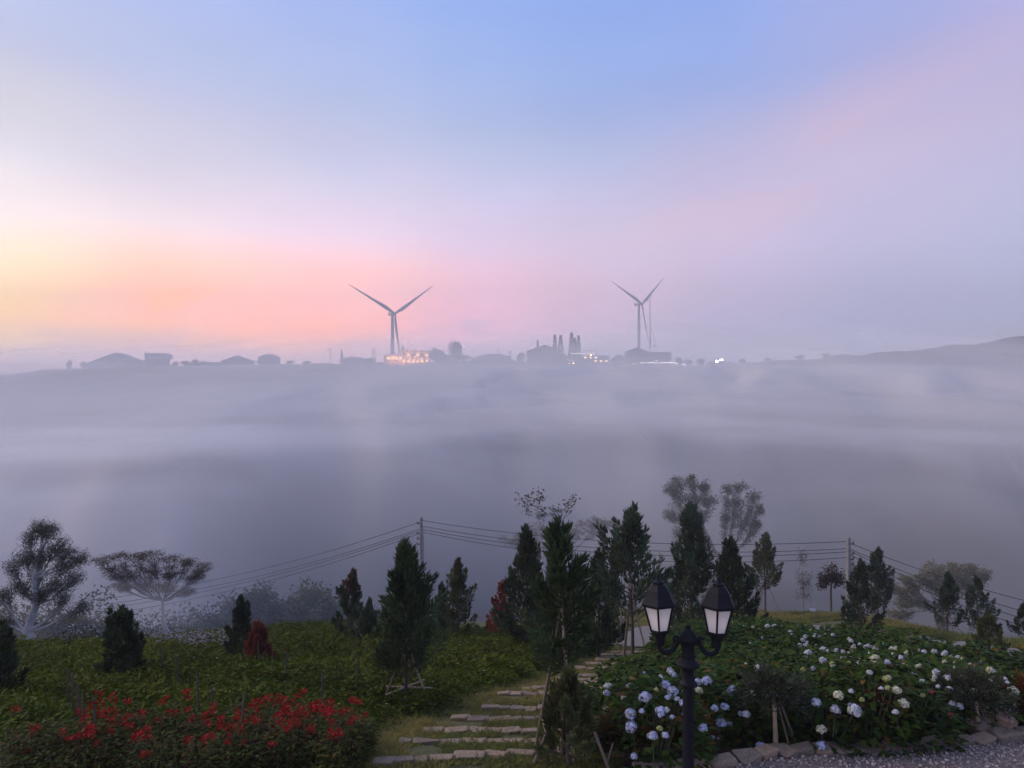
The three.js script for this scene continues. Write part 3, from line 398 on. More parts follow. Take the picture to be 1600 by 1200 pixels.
// ------------------------------------------------------------------ young conifers
function conifer(label, px, topPy, basePy, wPx, o = {}) {
  const d = o.d ?? 2406 / (basePy - 901), r = rng(o.seed ?? Math.round(px * 7 + topPy)), base = plant(px, d), top = at(px + (o.lean ?? 0), topPy, d), H = top.y - base.y, W = wPx / F * d / 2;
  const t = thing('conifer', label, 'conifer', base, 0, 'young conifers planted around the garden');
  const c0 = o.c0 ?? 0.14, lx = top.x - base.x, axis = (k) => new V3(lx * k * k + Math.sin(k * 5 + px) * 0.02 * H * k, H * k, Math.cos(k * 4 + px) * 0.015 * H * k);
  const gs = [limb([0, 0.25, 0.5, 0.75, 0.97].map((k) => axis(k).add(new V3(0, k ? 0 : -0.15, 0))), [0.028, 0.022, 0.016, 0.010, 0.004].map((k) => k * Math.max(1, H * 0.45)), 7)], L = new Leaves(), s = new V3(), q = new V3();
  const n = Math.round((o.tufts ?? 120) * 0.46), col = (o.color ?? [0.028, 0.044, 0.024]).map((v, i) => v * [2.1, 1.95, 1.5][i]), shape = o.shape ?? ((k) => (k < 0.18 ? 0.62 + 2.1 * k : Math.pow(1.02 - (k - 0.18) / 0.84, 1.05)) * (1 + 0.14 * Math.sin(k * 17 + px)) + 0.03);
  const gapA = r() * 6.28, size = clamp(H * 0.04, 0.08, 0.18) * (o.leafScale ?? 1);
  const spurs = o.spurs ?? 9;
  for (let i = 0; i < n + spurs; i++) {
    const spur = i >= n, leader = i === 0, kk = leader ? 1 : spur ? 0.08 + 0.72 * r() : Math.pow((i + r()) / n, 0.92), k = leader ? 0.82 : c0 + (0.87 - c0) * kk, a = i * 2.39996 + r() * 0.9; if (!leader && !spur && (r() < (o.gaps ?? 0.06) || (Math.cos(a - gapA - k * 5) > 0.75 && r() < 0.45))) continue;
    const R = leader ? 0 : spur ? W * (shape(kk) * 1.05 + 0.05) : W * shape(kk) * (0.25 + 0.85 * Math.sqrt(r())), out = new V3(Math.cos(a), 0, Math.sin(a)), p0 = axis(Math.max(0.02, k - 0.05 - 0.05 * R)), tip = axis(k).addScaledVector(out, R * 0.72);
    const dir = leader ? new V3(0, 1, 0) : out.clone().multiplyScalar(lerp(o.open ?? 0.66, 0.14, kk) * (0.7 + 0.6 * r())).add(new V3((r() - 0.5) * 0.3, 0.85, (r() - 0.5) * 0.3)).normalize(), len = leader ? 0.2 * H : spur ? (0.17 + 0.13 * r()) * H : Math.min((0.12 + 0.13 * r()) * H * lerp(1.05, 0.55, kk) * (o.tuftLen ?? 1), H * (1.02 - k)), rad = len * (leader ? 0.12 : lerp(0.17, 0.11, r())) * (o.fat ?? 1) + 0.012;
    const st = tip.clone().addScaledVector(dir, -len * 0.3); gs.push(limb([p0, p0.clone().lerp(st, 0.5).add(new V3(0, -0.02 * H * 0.3, 0)), st, tip.clone().addScaledVector(dir, len * 0.3)], [0.010, 0.008, 0.006, 0.002].map((v) => v * Math.max(0.8, H * 0.4)), 4));
    const tint = jit(r, o.top && kk > 0.72 && r() < 0.6 ? o.top.map((v) => v * 1.5) : col, 0.42), m = Math.round((o.blades ?? 78) * (spur ? 1.6 : 1));
    for (let j = 0; j < m; j++) {
      const u = Math.pow(r(), 0.85), prof = Math.sin(Math.PI * Math.pow(clamp(0.12 + 0.88 * u, 0, 1), 0.75)), ang = r() * 6.2832; sideOf(dir, r, q); const p = st.clone().addScaledVector(dir, len * u * 0.92).addScaledVector(q, rad * prof * Math.sqrt(r()));
      const b = dir.clone().multiplyScalar(0.75).addScaledVector(q, 0.75 * (1 - u * 0.6)).normalize(); sideOf(b, r, s); L.blade(p, b, s, size * (0.65 + 0.7 * r()), size * 0.3, jit(r, tint, 0.18));
    }
  }
  part('trunk', mergeGeometries(gs), o.bark ?? M.bark, t); part('crown', L.build(), M.needle, t);
  if (o.stakes) { const st = thing('tree_stakes', o.stakes, 'stakes', base, 0, 'wooden stakes propping up young trees'); const h = (o.stakeH ?? 0.42) * H; for (let k = 0; k < 3; k++) { const a = k * 2.094 + (o.stakeTurn ?? 0.4), f = new V3(Math.cos(a), 0, Math.sin(a)), w = o.stakeW ?? 0.45; const foot = f.clone().multiplyScalar(w); foot.y = gh(base.x + foot.x, base.z + foot.z) - base.y - 0.1; part('pole', limb([foot, f.clone().multiplyScalar(-0.03).add(axis(h / H + 0.04))], [0.02, 0.017], 7), k % 2 ? M.wood : M.bamboo, st); } if (o.rail) { const y = h * 0.32; for (let k = 0; k < 2; k++) { const a = k * 2.0 + 0.2, f = new V3(Math.cos(a), 0, Math.sin(a)); part('crossbar', limb([f.clone().multiplyScalar(-0.42).setY(y), f.clone().multiplyScalar(0.42).setY(y + 0.04)], [0.016, 0.014], 6), M.bamboo, st); } } part('tie', new THREE.TorusGeometry(0.045, 0.012, 6, 12).rotateX(Math.PI / 2), M.wire, st, axis(h / H + 0.01)); }
  return t;
}
const RED = [0.115, 0.035, 0.022], DARK = [0.022, 0.034, 0.02], BLUE = [0.03, 0.046, 0.034], OLIVE = [0.045, 0.055, 0.026];
conifer('tall staked conifer beside the grass path, in front of the left utility pole', 634, 833, 1106, 92, { d: 11.8, c0: 0.2, tufts: 215, stakes: 'bamboo stakes with a crossbar around the tall conifer by the grass path', rail: 1, stakeH: 0.36, stakeW: 0.5 });
conifer('tallest slender conifer in front, rising beside the grass steps', 880, 793, 1196, 74, { d: 8.4, c0: 0.34, tufts: 90, gaps: 0.26, spurs: 12, open: 0.85, stakes: 'long wooden stakes beside the slender conifer in front', stakeH: 0.62, stakeW: 0.34, stakeTurn: 1.3, shape: (k) => (k < 0.5 ? 0.62 + 0.38 * Math.sin(k * 6.28) : 1 - k * 0.8) + 0.05 });
conifer('low bushy conifer at the foot of the tall slender one', 888, 1035, 1215, 112, { d: 8.05, c0: 0.04, tufts: 110, gaps: 0.15, color: OLIVE, open: 0.8 });
conifer('dense conifer behind the slender front one, on its left', 822, 812, 1012, 84, { d: 19, tufts: 170, c0: 0.06, color: DARK });
conifer('full conifer standing right behind the tall slender front one', 935, 850, 1016, 78, { d: 18.5, tufts: 170, c0: 0.05, color: DARK });
conifer('conifer partly hidden between the two dense ones at mid garden', 872, 868, 1010, 60, { d: 20, tufts: 120, c0: 0.06, color: DARK });
conifer('open branched conifer on long stakes beside the path, left of the lamp', 988, 783, 1062, 104, { d: 14.9, c0: 0.36, tufts: 105, open: 0.95, gaps: 0.16, tuftLen: 1.15, color: BLUE, stakes: 'long stakes propping the open branched conifer beside the path', stakeH: 0.5, stakeW: 0.42, stakeTurn: 0.2 });
conifer('big pointed conifer right behind the street lamp', 1080, 775, 990, 96, { d: 24, tufts: 180, c0: 0.08, color: BLUE, stakes: 'pale stakes under the big pointed conifer behind the lamp', stakeH: 0.35, stakeW: 0.6 });
conifer('broad based leaning conifer right of the lamp', 1152, 830, 990, 92, { d: 23, tufts: 190, c0: 0.03, lean: -16, color: DARK, shape: (k) => 1.05 - k * 0.95 });
conifer('small lollipop conifer on the mound right of the broad one', 1196, 827, 940, 46, { d: 40, tufts: 90, c0: 0.3, color: OLIVE, stakes: 'thin stakes beside the small lollipop conifer on the mound', stakeH: 0.4, stakeW: 0.9 });
conifer('bushy conifer directly right of the right utility pole', 1346, 868, 996, 66, { d: 27.5, tufts: 150, c0: 0.05, color: DARK });
conifer('pointed conifer behind the bushy one near the right utility pole', 1372, 849, 978, 54, { d: 32, tufts: 130, c0: 0.16, color: BLUE, stakes: 'dark stakes beside the pointed conifer near the right pole', stakeH: 0.34, stakeW: 0.7 });
conifer('upright conifer standing alone before the pale tree on the right', 1480, 888, 990, 52, { d: 29, tufts: 120, c0: 0.1, color: BLUE, stakes: 'thin stakes under the lone upright conifer before the pale tree', stakeH: 0.3, stakeW: 0.7 });
conifer('upright conifer behind the low bush at the right road edge', 1528, 894, 1000, 52, { d: 27, tufts: 120, c0: 0.16, color: BLUE });
conifer('low wide conifer bush at the right road edge', 1546, 956, 1036, 68, { d: 20, tufts: 130, c0: 0.03, color: OLIVE });
conifer('conifer cut off by the right edge of the view', 1602, 940, 1010, 44, { d: 25, tufts: 80, c0: 0.25, color: DARK });
conifer('red topped conifer at the crest, left of the tall staked one', 550, 882, 1018, 62, { d: 20.5, tufts: 140, c0: 0.1, top: [0.10, 0.045, 0.03], stakes: 'pale stakes beside the red topped conifer at the crest', stakeH: 0.32, stakeW: 0.6 });
conifer('thin young conifer close to the red topped one', 577, 932, 1014, 28, { d: 21, tufts: 60, c0: 0.05, color: BLUE });
conifer('brownish tipped conifer at the crest, right of the left utility pole', 716, 867, 1004, 60, { d: 22.5, tufts: 140, c0: 0.05, color: OLIVE, top: [0.07, 0.06, 0.035] });
conifer('smaller conifer leaning beside the brownish tipped one at the crest', 691, 905, 1004, 34, { d: 22.8, tufts: 80, c0: 0.03, color: BLUE });
conifer('rusty red conifer at the crest between darker conifers', 783, 902, 1000, 50, { d: 23, tufts: 110, c0: 0.04, color: RED });
conifer('dark conifer directly behind the dark red bush conifer in the left field', 377, 926, 1046, 54, { d: 16.8, tufts: 130, c0: 0.03, color: DARK });
conifer('dark red bushy conifer in the left field', 404, 968, 1056, 58, { d: 15.6, tufts: 120, c0: 0.06, color: [0.095, 0.028, 0.022], shape: (k) => 1.0 - k * 0.8 });
conifer('stout dark green conifer alone in the left field', 190, 943, 1082, 68, { d: 13.4, tufts: 170, c0: 0.02, color: DARK, shape: (k) => 1.0 - 0.45 * k });
conifer('dark conifer cut off by the left edge of the view', -4, 965, 1104, 72, { d: 12, tufts: 130, c0: 0.02, color: DARK, shape: (k) => 1.0 - 0.6 * k });

// ------------------------------------------------------------------ low shrubs of the left field, flowers in them
{
  const r = rng(5), L = new Leaves(), s = new V3(), d = new V3(), p = new V3();
  for (let i = 0; i < 150; i++) { const a = r() * 6.2832, q = Math.sqrt(r()) * 0.27, y = (1 - q * q / 0.073) * 0.34 * (0.35 + 0.65 * r()); p.set(Math.cos(a) * q, y + 0.03, Math.sin(a) * q); randDir(r, d); d.y = Math.abs(d.y) * 0.6 + 0.1; d.normalize(); sideOf(d, r, s); s.y *= 0.5; s.normalize(); L.blade(p, d, s, 0.05 + r() * 0.035, 0.03, jit(r, [1, 1, 1], 0.25)); }
  const spots = []; for (let i = 0; i < 26000 && spots.length < 6500; i++) { const dd = 8.3 + Math.pow(r(), 0.75) * 18, x = -14 + r() * 18; if (x < -0.78 * dd || x > fieldEdge(dd) - 0.2 || dd > curve(CREST, x) + 3.5 || (dd < 11 && x > -1.9 - (11 - dd) * 0.1 && dd < 9.6)) continue; if (dd < 11.2 && x < -1.6 && r() < 0.35) continue; spots.push([x, dd]); }
  const im = new THREE.InstancedMesh(L.build(), leafMat(0.7, 0.3), spots.length), m = new THREE.Matrix4(), c = new THREE.Color();
  spots.forEach(([x, dd], i) => { const k = (0.75 + 0.7 * r()) * (0.75 + 0.6 * fbm(x / 1.1, dd / 1.1, 2, 91)); m.compose(onGround(x, -dd), new THREE.Quaternion().setFromAxisAngle(new V3(0, 1, 0), r() * 6.28), new V3(k, k * (0.5 + 0.45 * r()), k)); im.setMatrixAt(i, m); const g = 0.65 + 0.7 * fbm(x / 1.6, dd / 1.6, 3, 92) * (0.7 + 0.6 * r()), yel = fbm(x / 3, dd / 3, 2, 93); c.setRGB(lerp(0.048, 0.095, yel) * g, lerp(0.08, 0.112, yel) * g, 0.003 * g); im.setColorAt(i, c); });
  im.name = 'shrub_field'; tag(shade(im), 'low green shrubs covering the left field up to the crest', 'shrubs', null, 'stuff'); scene.add(im);
  // small yellow and pale blossoms
  const B = new Leaves(); for (let i = 0; i < 5; i++) { const a = i * 1.2566; B.blade(new V3(0, 0, 0), new V3(Math.cos(a) * 0.8, 0.6, Math.sin(a) * 0.8), new V3(-Math.sin(a), 0, Math.cos(a)), 0.028, 0.022, [1, 1, 1]); }
  const fl = spots.filter(() => r() < 0.07), ib = new THREE.InstancedMesh(B.build(), leafMat(0.7, 0.3), fl.length);
  fl.forEach(([x, dd], i) => { const g = onGround(x + (r() - 0.5) * 0.3, -dd); g.y += 0.2 + r() * 0.08; m.compose(g, new THREE.Quaternion(), new V3(1, 1, 1)); ib.setMatrixAt(i, m); if (r() < 0.7) c.setRGB(0.55, 0.55, 0.06); else c.setRGB(0.6, 0.6, 0.5); ib.setColorAt(i, c); });
  ib.name = 'field_blossoms'; tag(shade(ib), 'scattered tiny yellow blossoms among the low green shrubs', 'blossoms', null, 'stuff'); scene.add(ib);
  // pale lilac flowering ground cover by the pale trees
  const lil = []; for (let i = 0; i < 420; i++) { const px = 225 + r() * 150, dd = 18.2 + r() * 3.2, x = (px - 800) / F * dd; lil.push([x, dd]); }
  const il = new THREE.InstancedMesh(B.build(), leafMat(0.7, 0.3), lil.length * 2); for (let i = 0; i < il.count; i++) { const [x, dd] = lil[i >> 1], g = onGround(x + (r() - 0.5) * 0.4, -dd); g.y += 0.15 + r() * 0.3; m.compose(g, new THREE.Quaternion(), new V3(1.3, 1.3, 1.3)); il.setMatrixAt(i, m); c.setRGB(0.34, 0.30, 0.36); il.setColorAt(i, c); }
  il.name = 'lilac_blossoms'; tag(shade(il), 'pale lilac blossoms at the crest between the dark conifers', 'blossoms', null, 'stuff'); scene.add(il);
}
// red flowering plants
{
  const variants = []; for (let v = 0; v < 4; v++) {
    const r = rng(600 + v), L = new Leaves(), R = [], s = new V3(), d = new V3(), p = new V3();
    for (let i = 0; i < 240; i++) { const a = r() * 6.2832, q = Math.sqrt(r()) * 0.27, y = 0.08 + r() * 0.5 * (1 - q); p.set(Math.cos(a) * q, y, Math.sin(a) * q); randDir(r, d); d.y = d.y * 0.4 + 0.15; d.normalize(); sideOf(d, r, s); s.y *= 0.4; s.normalize(); const red = r() < 0.12; L.blade(p, d, s, 0.065 + r() * 0.04, 0.032, jit(r, red ? [0.11, 0.05, 0.016] : [0.062, 0.076, 0.014], 0.28)); }
    for (let k = 0; k < 6; k++) { const A = new Leaves(), a = r() * 6.2832, q = 0.05 + r() * 0.2, y = 0.48 + r() * 0.22, hh = 0.08 + r() * 0.08; for (let i = 0; i < 30; i++) { const b = r() * 6.2832, u = r(), w = 0.026 * (1 - u * 0.6); p.set(Math.cos(a) * q + Math.cos(b) * w, y + u * hh, Math.sin(a) * q + Math.sin(b) * w); d.set(Math.cos(b), 0.4 + r() * 0.8, Math.sin(b)).normalize(); sideOf(d, r, s); A.blade(p, d, s, 0.036 + r() * 0.022, 0.018, jit(r, [0.36, 0.011, 0.014], 0.25)); } R.push(A.build()); }
    const stems = []; for (let k = 0; k < 5; k++) { const a = r() * 6.28; stems.push(limb([new V3(0, -0.05, 0), new V3(Math.cos(a) * 0.1, 0.3, Math.sin(a) * 0.1), new V3(Math.cos(a) * 0.16, 0.55, Math.sin(a) * 0.16)], [0.008, 0.006, 0.003], 4)); }
    variants.push([L.build(), R, mergeGeometries(stems)]);
  }
  const r = rng(61), lm = leafMat(0.7, 0.3), rm = leafMat(0.6, 0.25), sm = std(0.07, 0.05, 0.025);
  const place = (px, d) => `${px < 140 ? 'at the far left of the front bed' : px < 260 ? 'in the front bed below the lone conifer' : px < 380 ? 'in the front bed below the red conifer' : px < 480 ? 'in the middle of the front bed' : 'at the right end of the front bed'}, ${d < 8.3 ? 'lowest' : d < 8.9 ? 'middle' : 'upper'} row`;
  for (let i = 0, n = 0; i < 1500 && n < 175; i++) {
    const d = 7.7 + r() * 2.2, px = 20 + r() * 545, x = (px - 800) / F * d, edge = curve([[20, 8.5], [120, 8.7], [260, 9.0], [330, 9.3], [480, 9.9], [545, 9.1], [575, 8.3]], px); if (d > edge || x > -1.6) continue;
    const v = variants[n % 4], m = px > 120 ? Math.max(0, Math.floor(r() * 5.2) - 1) : (r() < 0.35 ? 1 : 0), lab = `${m === 0 ? 'plant without red plumes' : m === 1 ? 'plant with one red plume' : m === 2 ? 'plant with two red plumes' : m === 3 ? 'plant with three red plumes' : 'plant with four red plumes'} ${place(px, d)}`;
    const t = thing('red_flower_plant', lab, 'flower plant', onGround(x, -d), r() * 6.28, 'red flowering plants in the front bed'), k = 0.58 + r() * 0.24; t.scale.set(k * 1.2, k * (0.75 + 0.35 * r()), k * 1.2);
    part('stem', v[2], sm, t); part('foliage', v[0], lm, t); const q0 = Math.floor(r() * 6); for (let q = 0; q < m; q++) part('flower_plume', v[1][(q0 + q) % 6], rm, t); n++;
  }
}
// dark posts standing in the field
{
  const where = ['first from the left in the short row at the far left', 'second in the short row at the far left', 'third in the short row at the far left', 'fourth in the short row at the far left', 'last of the short row at the far left', 'below the stout lone conifer, upper one', 'below the stout lone conifer, lower one', 'behind the red flowers, left of the middle', 'among the red flowers below the red conifer', 'lowest among the red flowers', 'right below the dark red bushy conifer', 'behind the right end of the red flowers', 'at the edge of the field beside the grass path', 'below the red topped conifer', 'beside the tall staked conifer', 'at the foot of the dark red bushy conifer'];
  const r = rng(8), g = limb([new V3(0, -0.2, 0), new V3(0.02, 0.68, 0)], [0.015, 0.012], 7);
  [[105, 1120], [114, 1135], [126, 1160], [132, 1180], [155, 1195], [257, 1080], [280, 1095], [311, 1130], [338, 1165], [372, 1190], [450, 1080], [503, 1125], [557, 1100], [557, 1040], [603, 1068], [405, 1062]].forEach(([px, py], i) => { const d = 2406 / (py - 901), p = plant(px, d); const t = thing('field_post', `thin dark post ${where[i]}`, 'post', p, r() * 6, 'thin posts in the left field'); const a = part('stake', g, M.bark, t); a.rotation.z = (r() - 0.5) * 0.16; part('cap', new THREE.CylinderGeometry(0.008, 0.014, 0.03, 7), M.bark, a, new V3(0.02, 0.692, 0)); });
}

// ------------------------------------------------------------------ grass
{
  const r = rng(15), L = new Leaves(), d = new V3(), s = new V3(); for (let i = 0; i < 9; i++) { const a = r() * 6.2832; d.set(Math.cos(a) * 0.7, 0.45 + r() * 0.5, Math.sin(a) * 0.7).normalize(); s.set(-Math.sin(a), 0, Math.cos(a)); L.blade(new V3((r() - 0.5) * 0.1, 0, (r() - 0.5) * 0.1), d, s, 0.05 + r() * 0.05, 0.009, jit(r, [1, 1, 1], 0.2)); }
  const spots = []; const add = (x, d, k) => spots.push([x, d, k]);
  for (let i = 0; i < 26000; i++) { const dd = 7.2 + Math.pow(r(), 1.4) * 14, w = pathHalf(dd) + 0.7, x = pathX(dd) + (r() * 2 - 1.15) * w * 1.15; if (x > bedLeft(dd) + 0.2 || (x > 0.85 && dd < kerbD(Math.min(9, x)))) continue; if (fbm(x / 0.5, dd / 0.5, 3, 95) < 0.36) continue; add(x, dd, 0.5 + r() * 0.6); }
  for (let i = 0; i < 42000; i++) { const dd = 9 + Math.pow(r(), 0.7) * 36, x = bedRight(dd) + (r() - 0.15) * 16; if (dd > curve(CREST, x) + 7 || (dd < 21 && x < bedRight(dd)) || roadDist(x, -dd) < ROADW + 0.1 || x > dd * 0.75 || fbm(x / 2, dd / 2, 3, 96) < 0.4) continue; add(x, dd, 1.2 + r() * 1.6); }
  for (let i = 0; i < 16000; i++) { const dd = 20 + r() * 20, x = pathX(dd) - 7 + r() * 14; if (roadDist(x, -dd) < ROADW || inBed(x, dd) || x < fieldEdge(dd) || fbm(x / 2, dd / 2, 3, 96) < 0.38) continue; add(x, dd, 1 + r() * 1.4); }
  const im = new THREE.InstancedMesh(L.build(), leafMat(0.8, 0.3), spots.length), m = new THREE.Matrix4(), c = new THREE.Color();
  spots.forEach(([x, dd, k], i) => { m.compose(onGround(x, -dd), new THREE.Quaternion().setFromAxisAngle(new V3(0, 1, 0), r() * 6.28), new V3(k * 1.25, k, k * 1.25)); im.setMatrixAt(i, m); const g = 0.7 + 0.6 * r(), y = sstep(0.35, 0.7, fbm(x / 1.7, dd / 1.7, 4, 71)); c.setRGB(lerp(0.12, 0.22, y) * g, lerp(0.13, 0.185, y) * g, lerp(0.03, 0.05, y) * g); im.setColorAt(i, c); });
  im.name = 'grass'; tag(shade(im), 'short grass along the stepped path and the road verges', 'grass', null, 'stuff'); scene.add(im);
}
// ------------------------------------------------------------------ stone work
function rock(seed, rough = 0.34) { // a hewn block of unit size
  const g = new RoundedBoxGeometry(1, 1, 1, 2, 0.13), p = g.attributes.position; for (let i = 0; i < p.count; i++) { const x = p.getX(i), y = p.getY(i), z = p.getZ(i), q = (a, b) => (noise(a * 2.1 + seed * 7.3, b * 2.1 + seed * 3.1, seed) - 0.5) * rough; p.setXYZ(i, x + q(y, z + x), y + q(x + 4, z) * 0.9, z + q(x + 9, y + z)); } g.computeVertexNormals(); return g;
}
const rocks = [1, 2, 3, 4, 5, 6].map((k) => rock(k)), stones = [M.stone, M.stoneB, M.stoneC];
{
  const r = rng(21), p0 = onGround(pathX(9), -9), t = thing('garden_steps', 'flight of grass steps edged with rows of pale stones', 'steps', p0);
  [8.33, 9.05, 9.9, 10.9, 11.7, 12.6, 13.4, 14.1, 14.8, 15.5, 16.3, 17, 17.7, 18.4, 19.2, 20].forEach((d, k) => {
    const row = new THREE.Group(); row.name = 'step_edge'; t.add(row); const h = pathHalf(d), skew = k ? (r() - 0.5) * 0.12 : 0.22; let x = pathX(d) - h * (0.95 + r() * 0.1); const end = pathX(d) + h;
    while (x < end) { const w = 0.14 + r() * 0.2, xc = x + w / 2, dd = d + skew * (xc - pathX(d)) / h + (r() - 0.5) * 0.06, g = onGround(xc, -dd), b = shade(new THREE.Mesh(rocks[Math.floor(r() * 6)], stones[Math.floor(r() * 3)])); b.name = 'stone'; b.scale.set(w * 1.02, 0.1, 0.10 + r() * 0.06); b.position.copy(g).sub(p0); b.position.y += -0.005 + r() * 0.012; b.rotation.set((r() - 0.5) * 0.16, (r() - 0.5) * 0.3, (r() - 0.5) * 0.1); row.add(b); x += w + 0.008; }
  });
  const kp = new V3(2.4, -4, -8.1), e = thing('stone_edging', 'row of rough stone blocks between gravel terrace and hydrangea bed', 'stone edging', kp);
  let x = 1.0; while (x < 8.6) { const big = sstep(4.6, 6, x), w = 0.17 + r() * 0.17 + big * 0.08, xc = x + w / 2, d = kerbD(xc), b = part('stone', rocks[Math.floor(r() * 6)], r() < 0.5 ? M.stoneB : stones[Math.floor(r() * 3)], e), hh = 0.10 + r() * 0.05 + big * 0.08; b.scale.set(w, hh, 0.16 + r() * 0.1); b.position.set(xc, gh(xc, -d) + hh * 0.36, -d + (r() - 0.5) * 0.08).sub(kp); b.rotation.set((r() - 0.5) * 0.2, Math.atan2(kerbD(xc + 0.2) - kerbD(xc - 0.2), 0.4) + (r() - 0.5) * 0.3, (r() - 0.5) * 0.16); if (big > 0.2 && r() < 0.7) { const c = part('stone', rocks[Math.floor(r() * 6)], stones[Math.floor(r() * 3)], e); c.scale.set(w * 0.9, hh * 0.8, 0.24); c.position.set(xc + 0.12, gh(xc, -d) + hh * 0.95, -d - 0.22).sub(kp); c.rotation.set(0.1, r() * 0.8, (r() - 0.5) * 0.3); } x += w + 0.012; }
  // loose pebbles on the terrace
  const n = 5200, im = new THREE.InstancedMesh(new THREE.IcosahedronGeometry(1, 0).scale(1, 0.6, 0.8), std(1, 1, 1, 0.9), n), m = new THREE.Matrix4(), c = new THREE.Color(); for (let i = 0; i < n; i++) { const X = 1.2 + r() * 7.6, dd = kerbD(X) - 0.12 - Math.pow(r(), 1.3) * 2.2, k = 0.007 + r() * r() * 0.022, g = onGround(X, -dd); g.y += 0.036 + k * 0.3; m.compose(g, new THREE.Quaternion().setFromEuler(new THREE.Euler(r(), r() * 6, r())), new V3(k, k, k)); im.setMatrixAt(i, m); const v = 0.2 + r() * 0.32; c.setRGB(v * 1.0, v * 0.80, v * 0.70); im.setColorAt(i, c); }
  im.name = 'gravel'; tag(shade(im), 'loose reddish grey gravel scattered over the terrace', 'gravel', null, 'stuff'); scene.add(im);
}
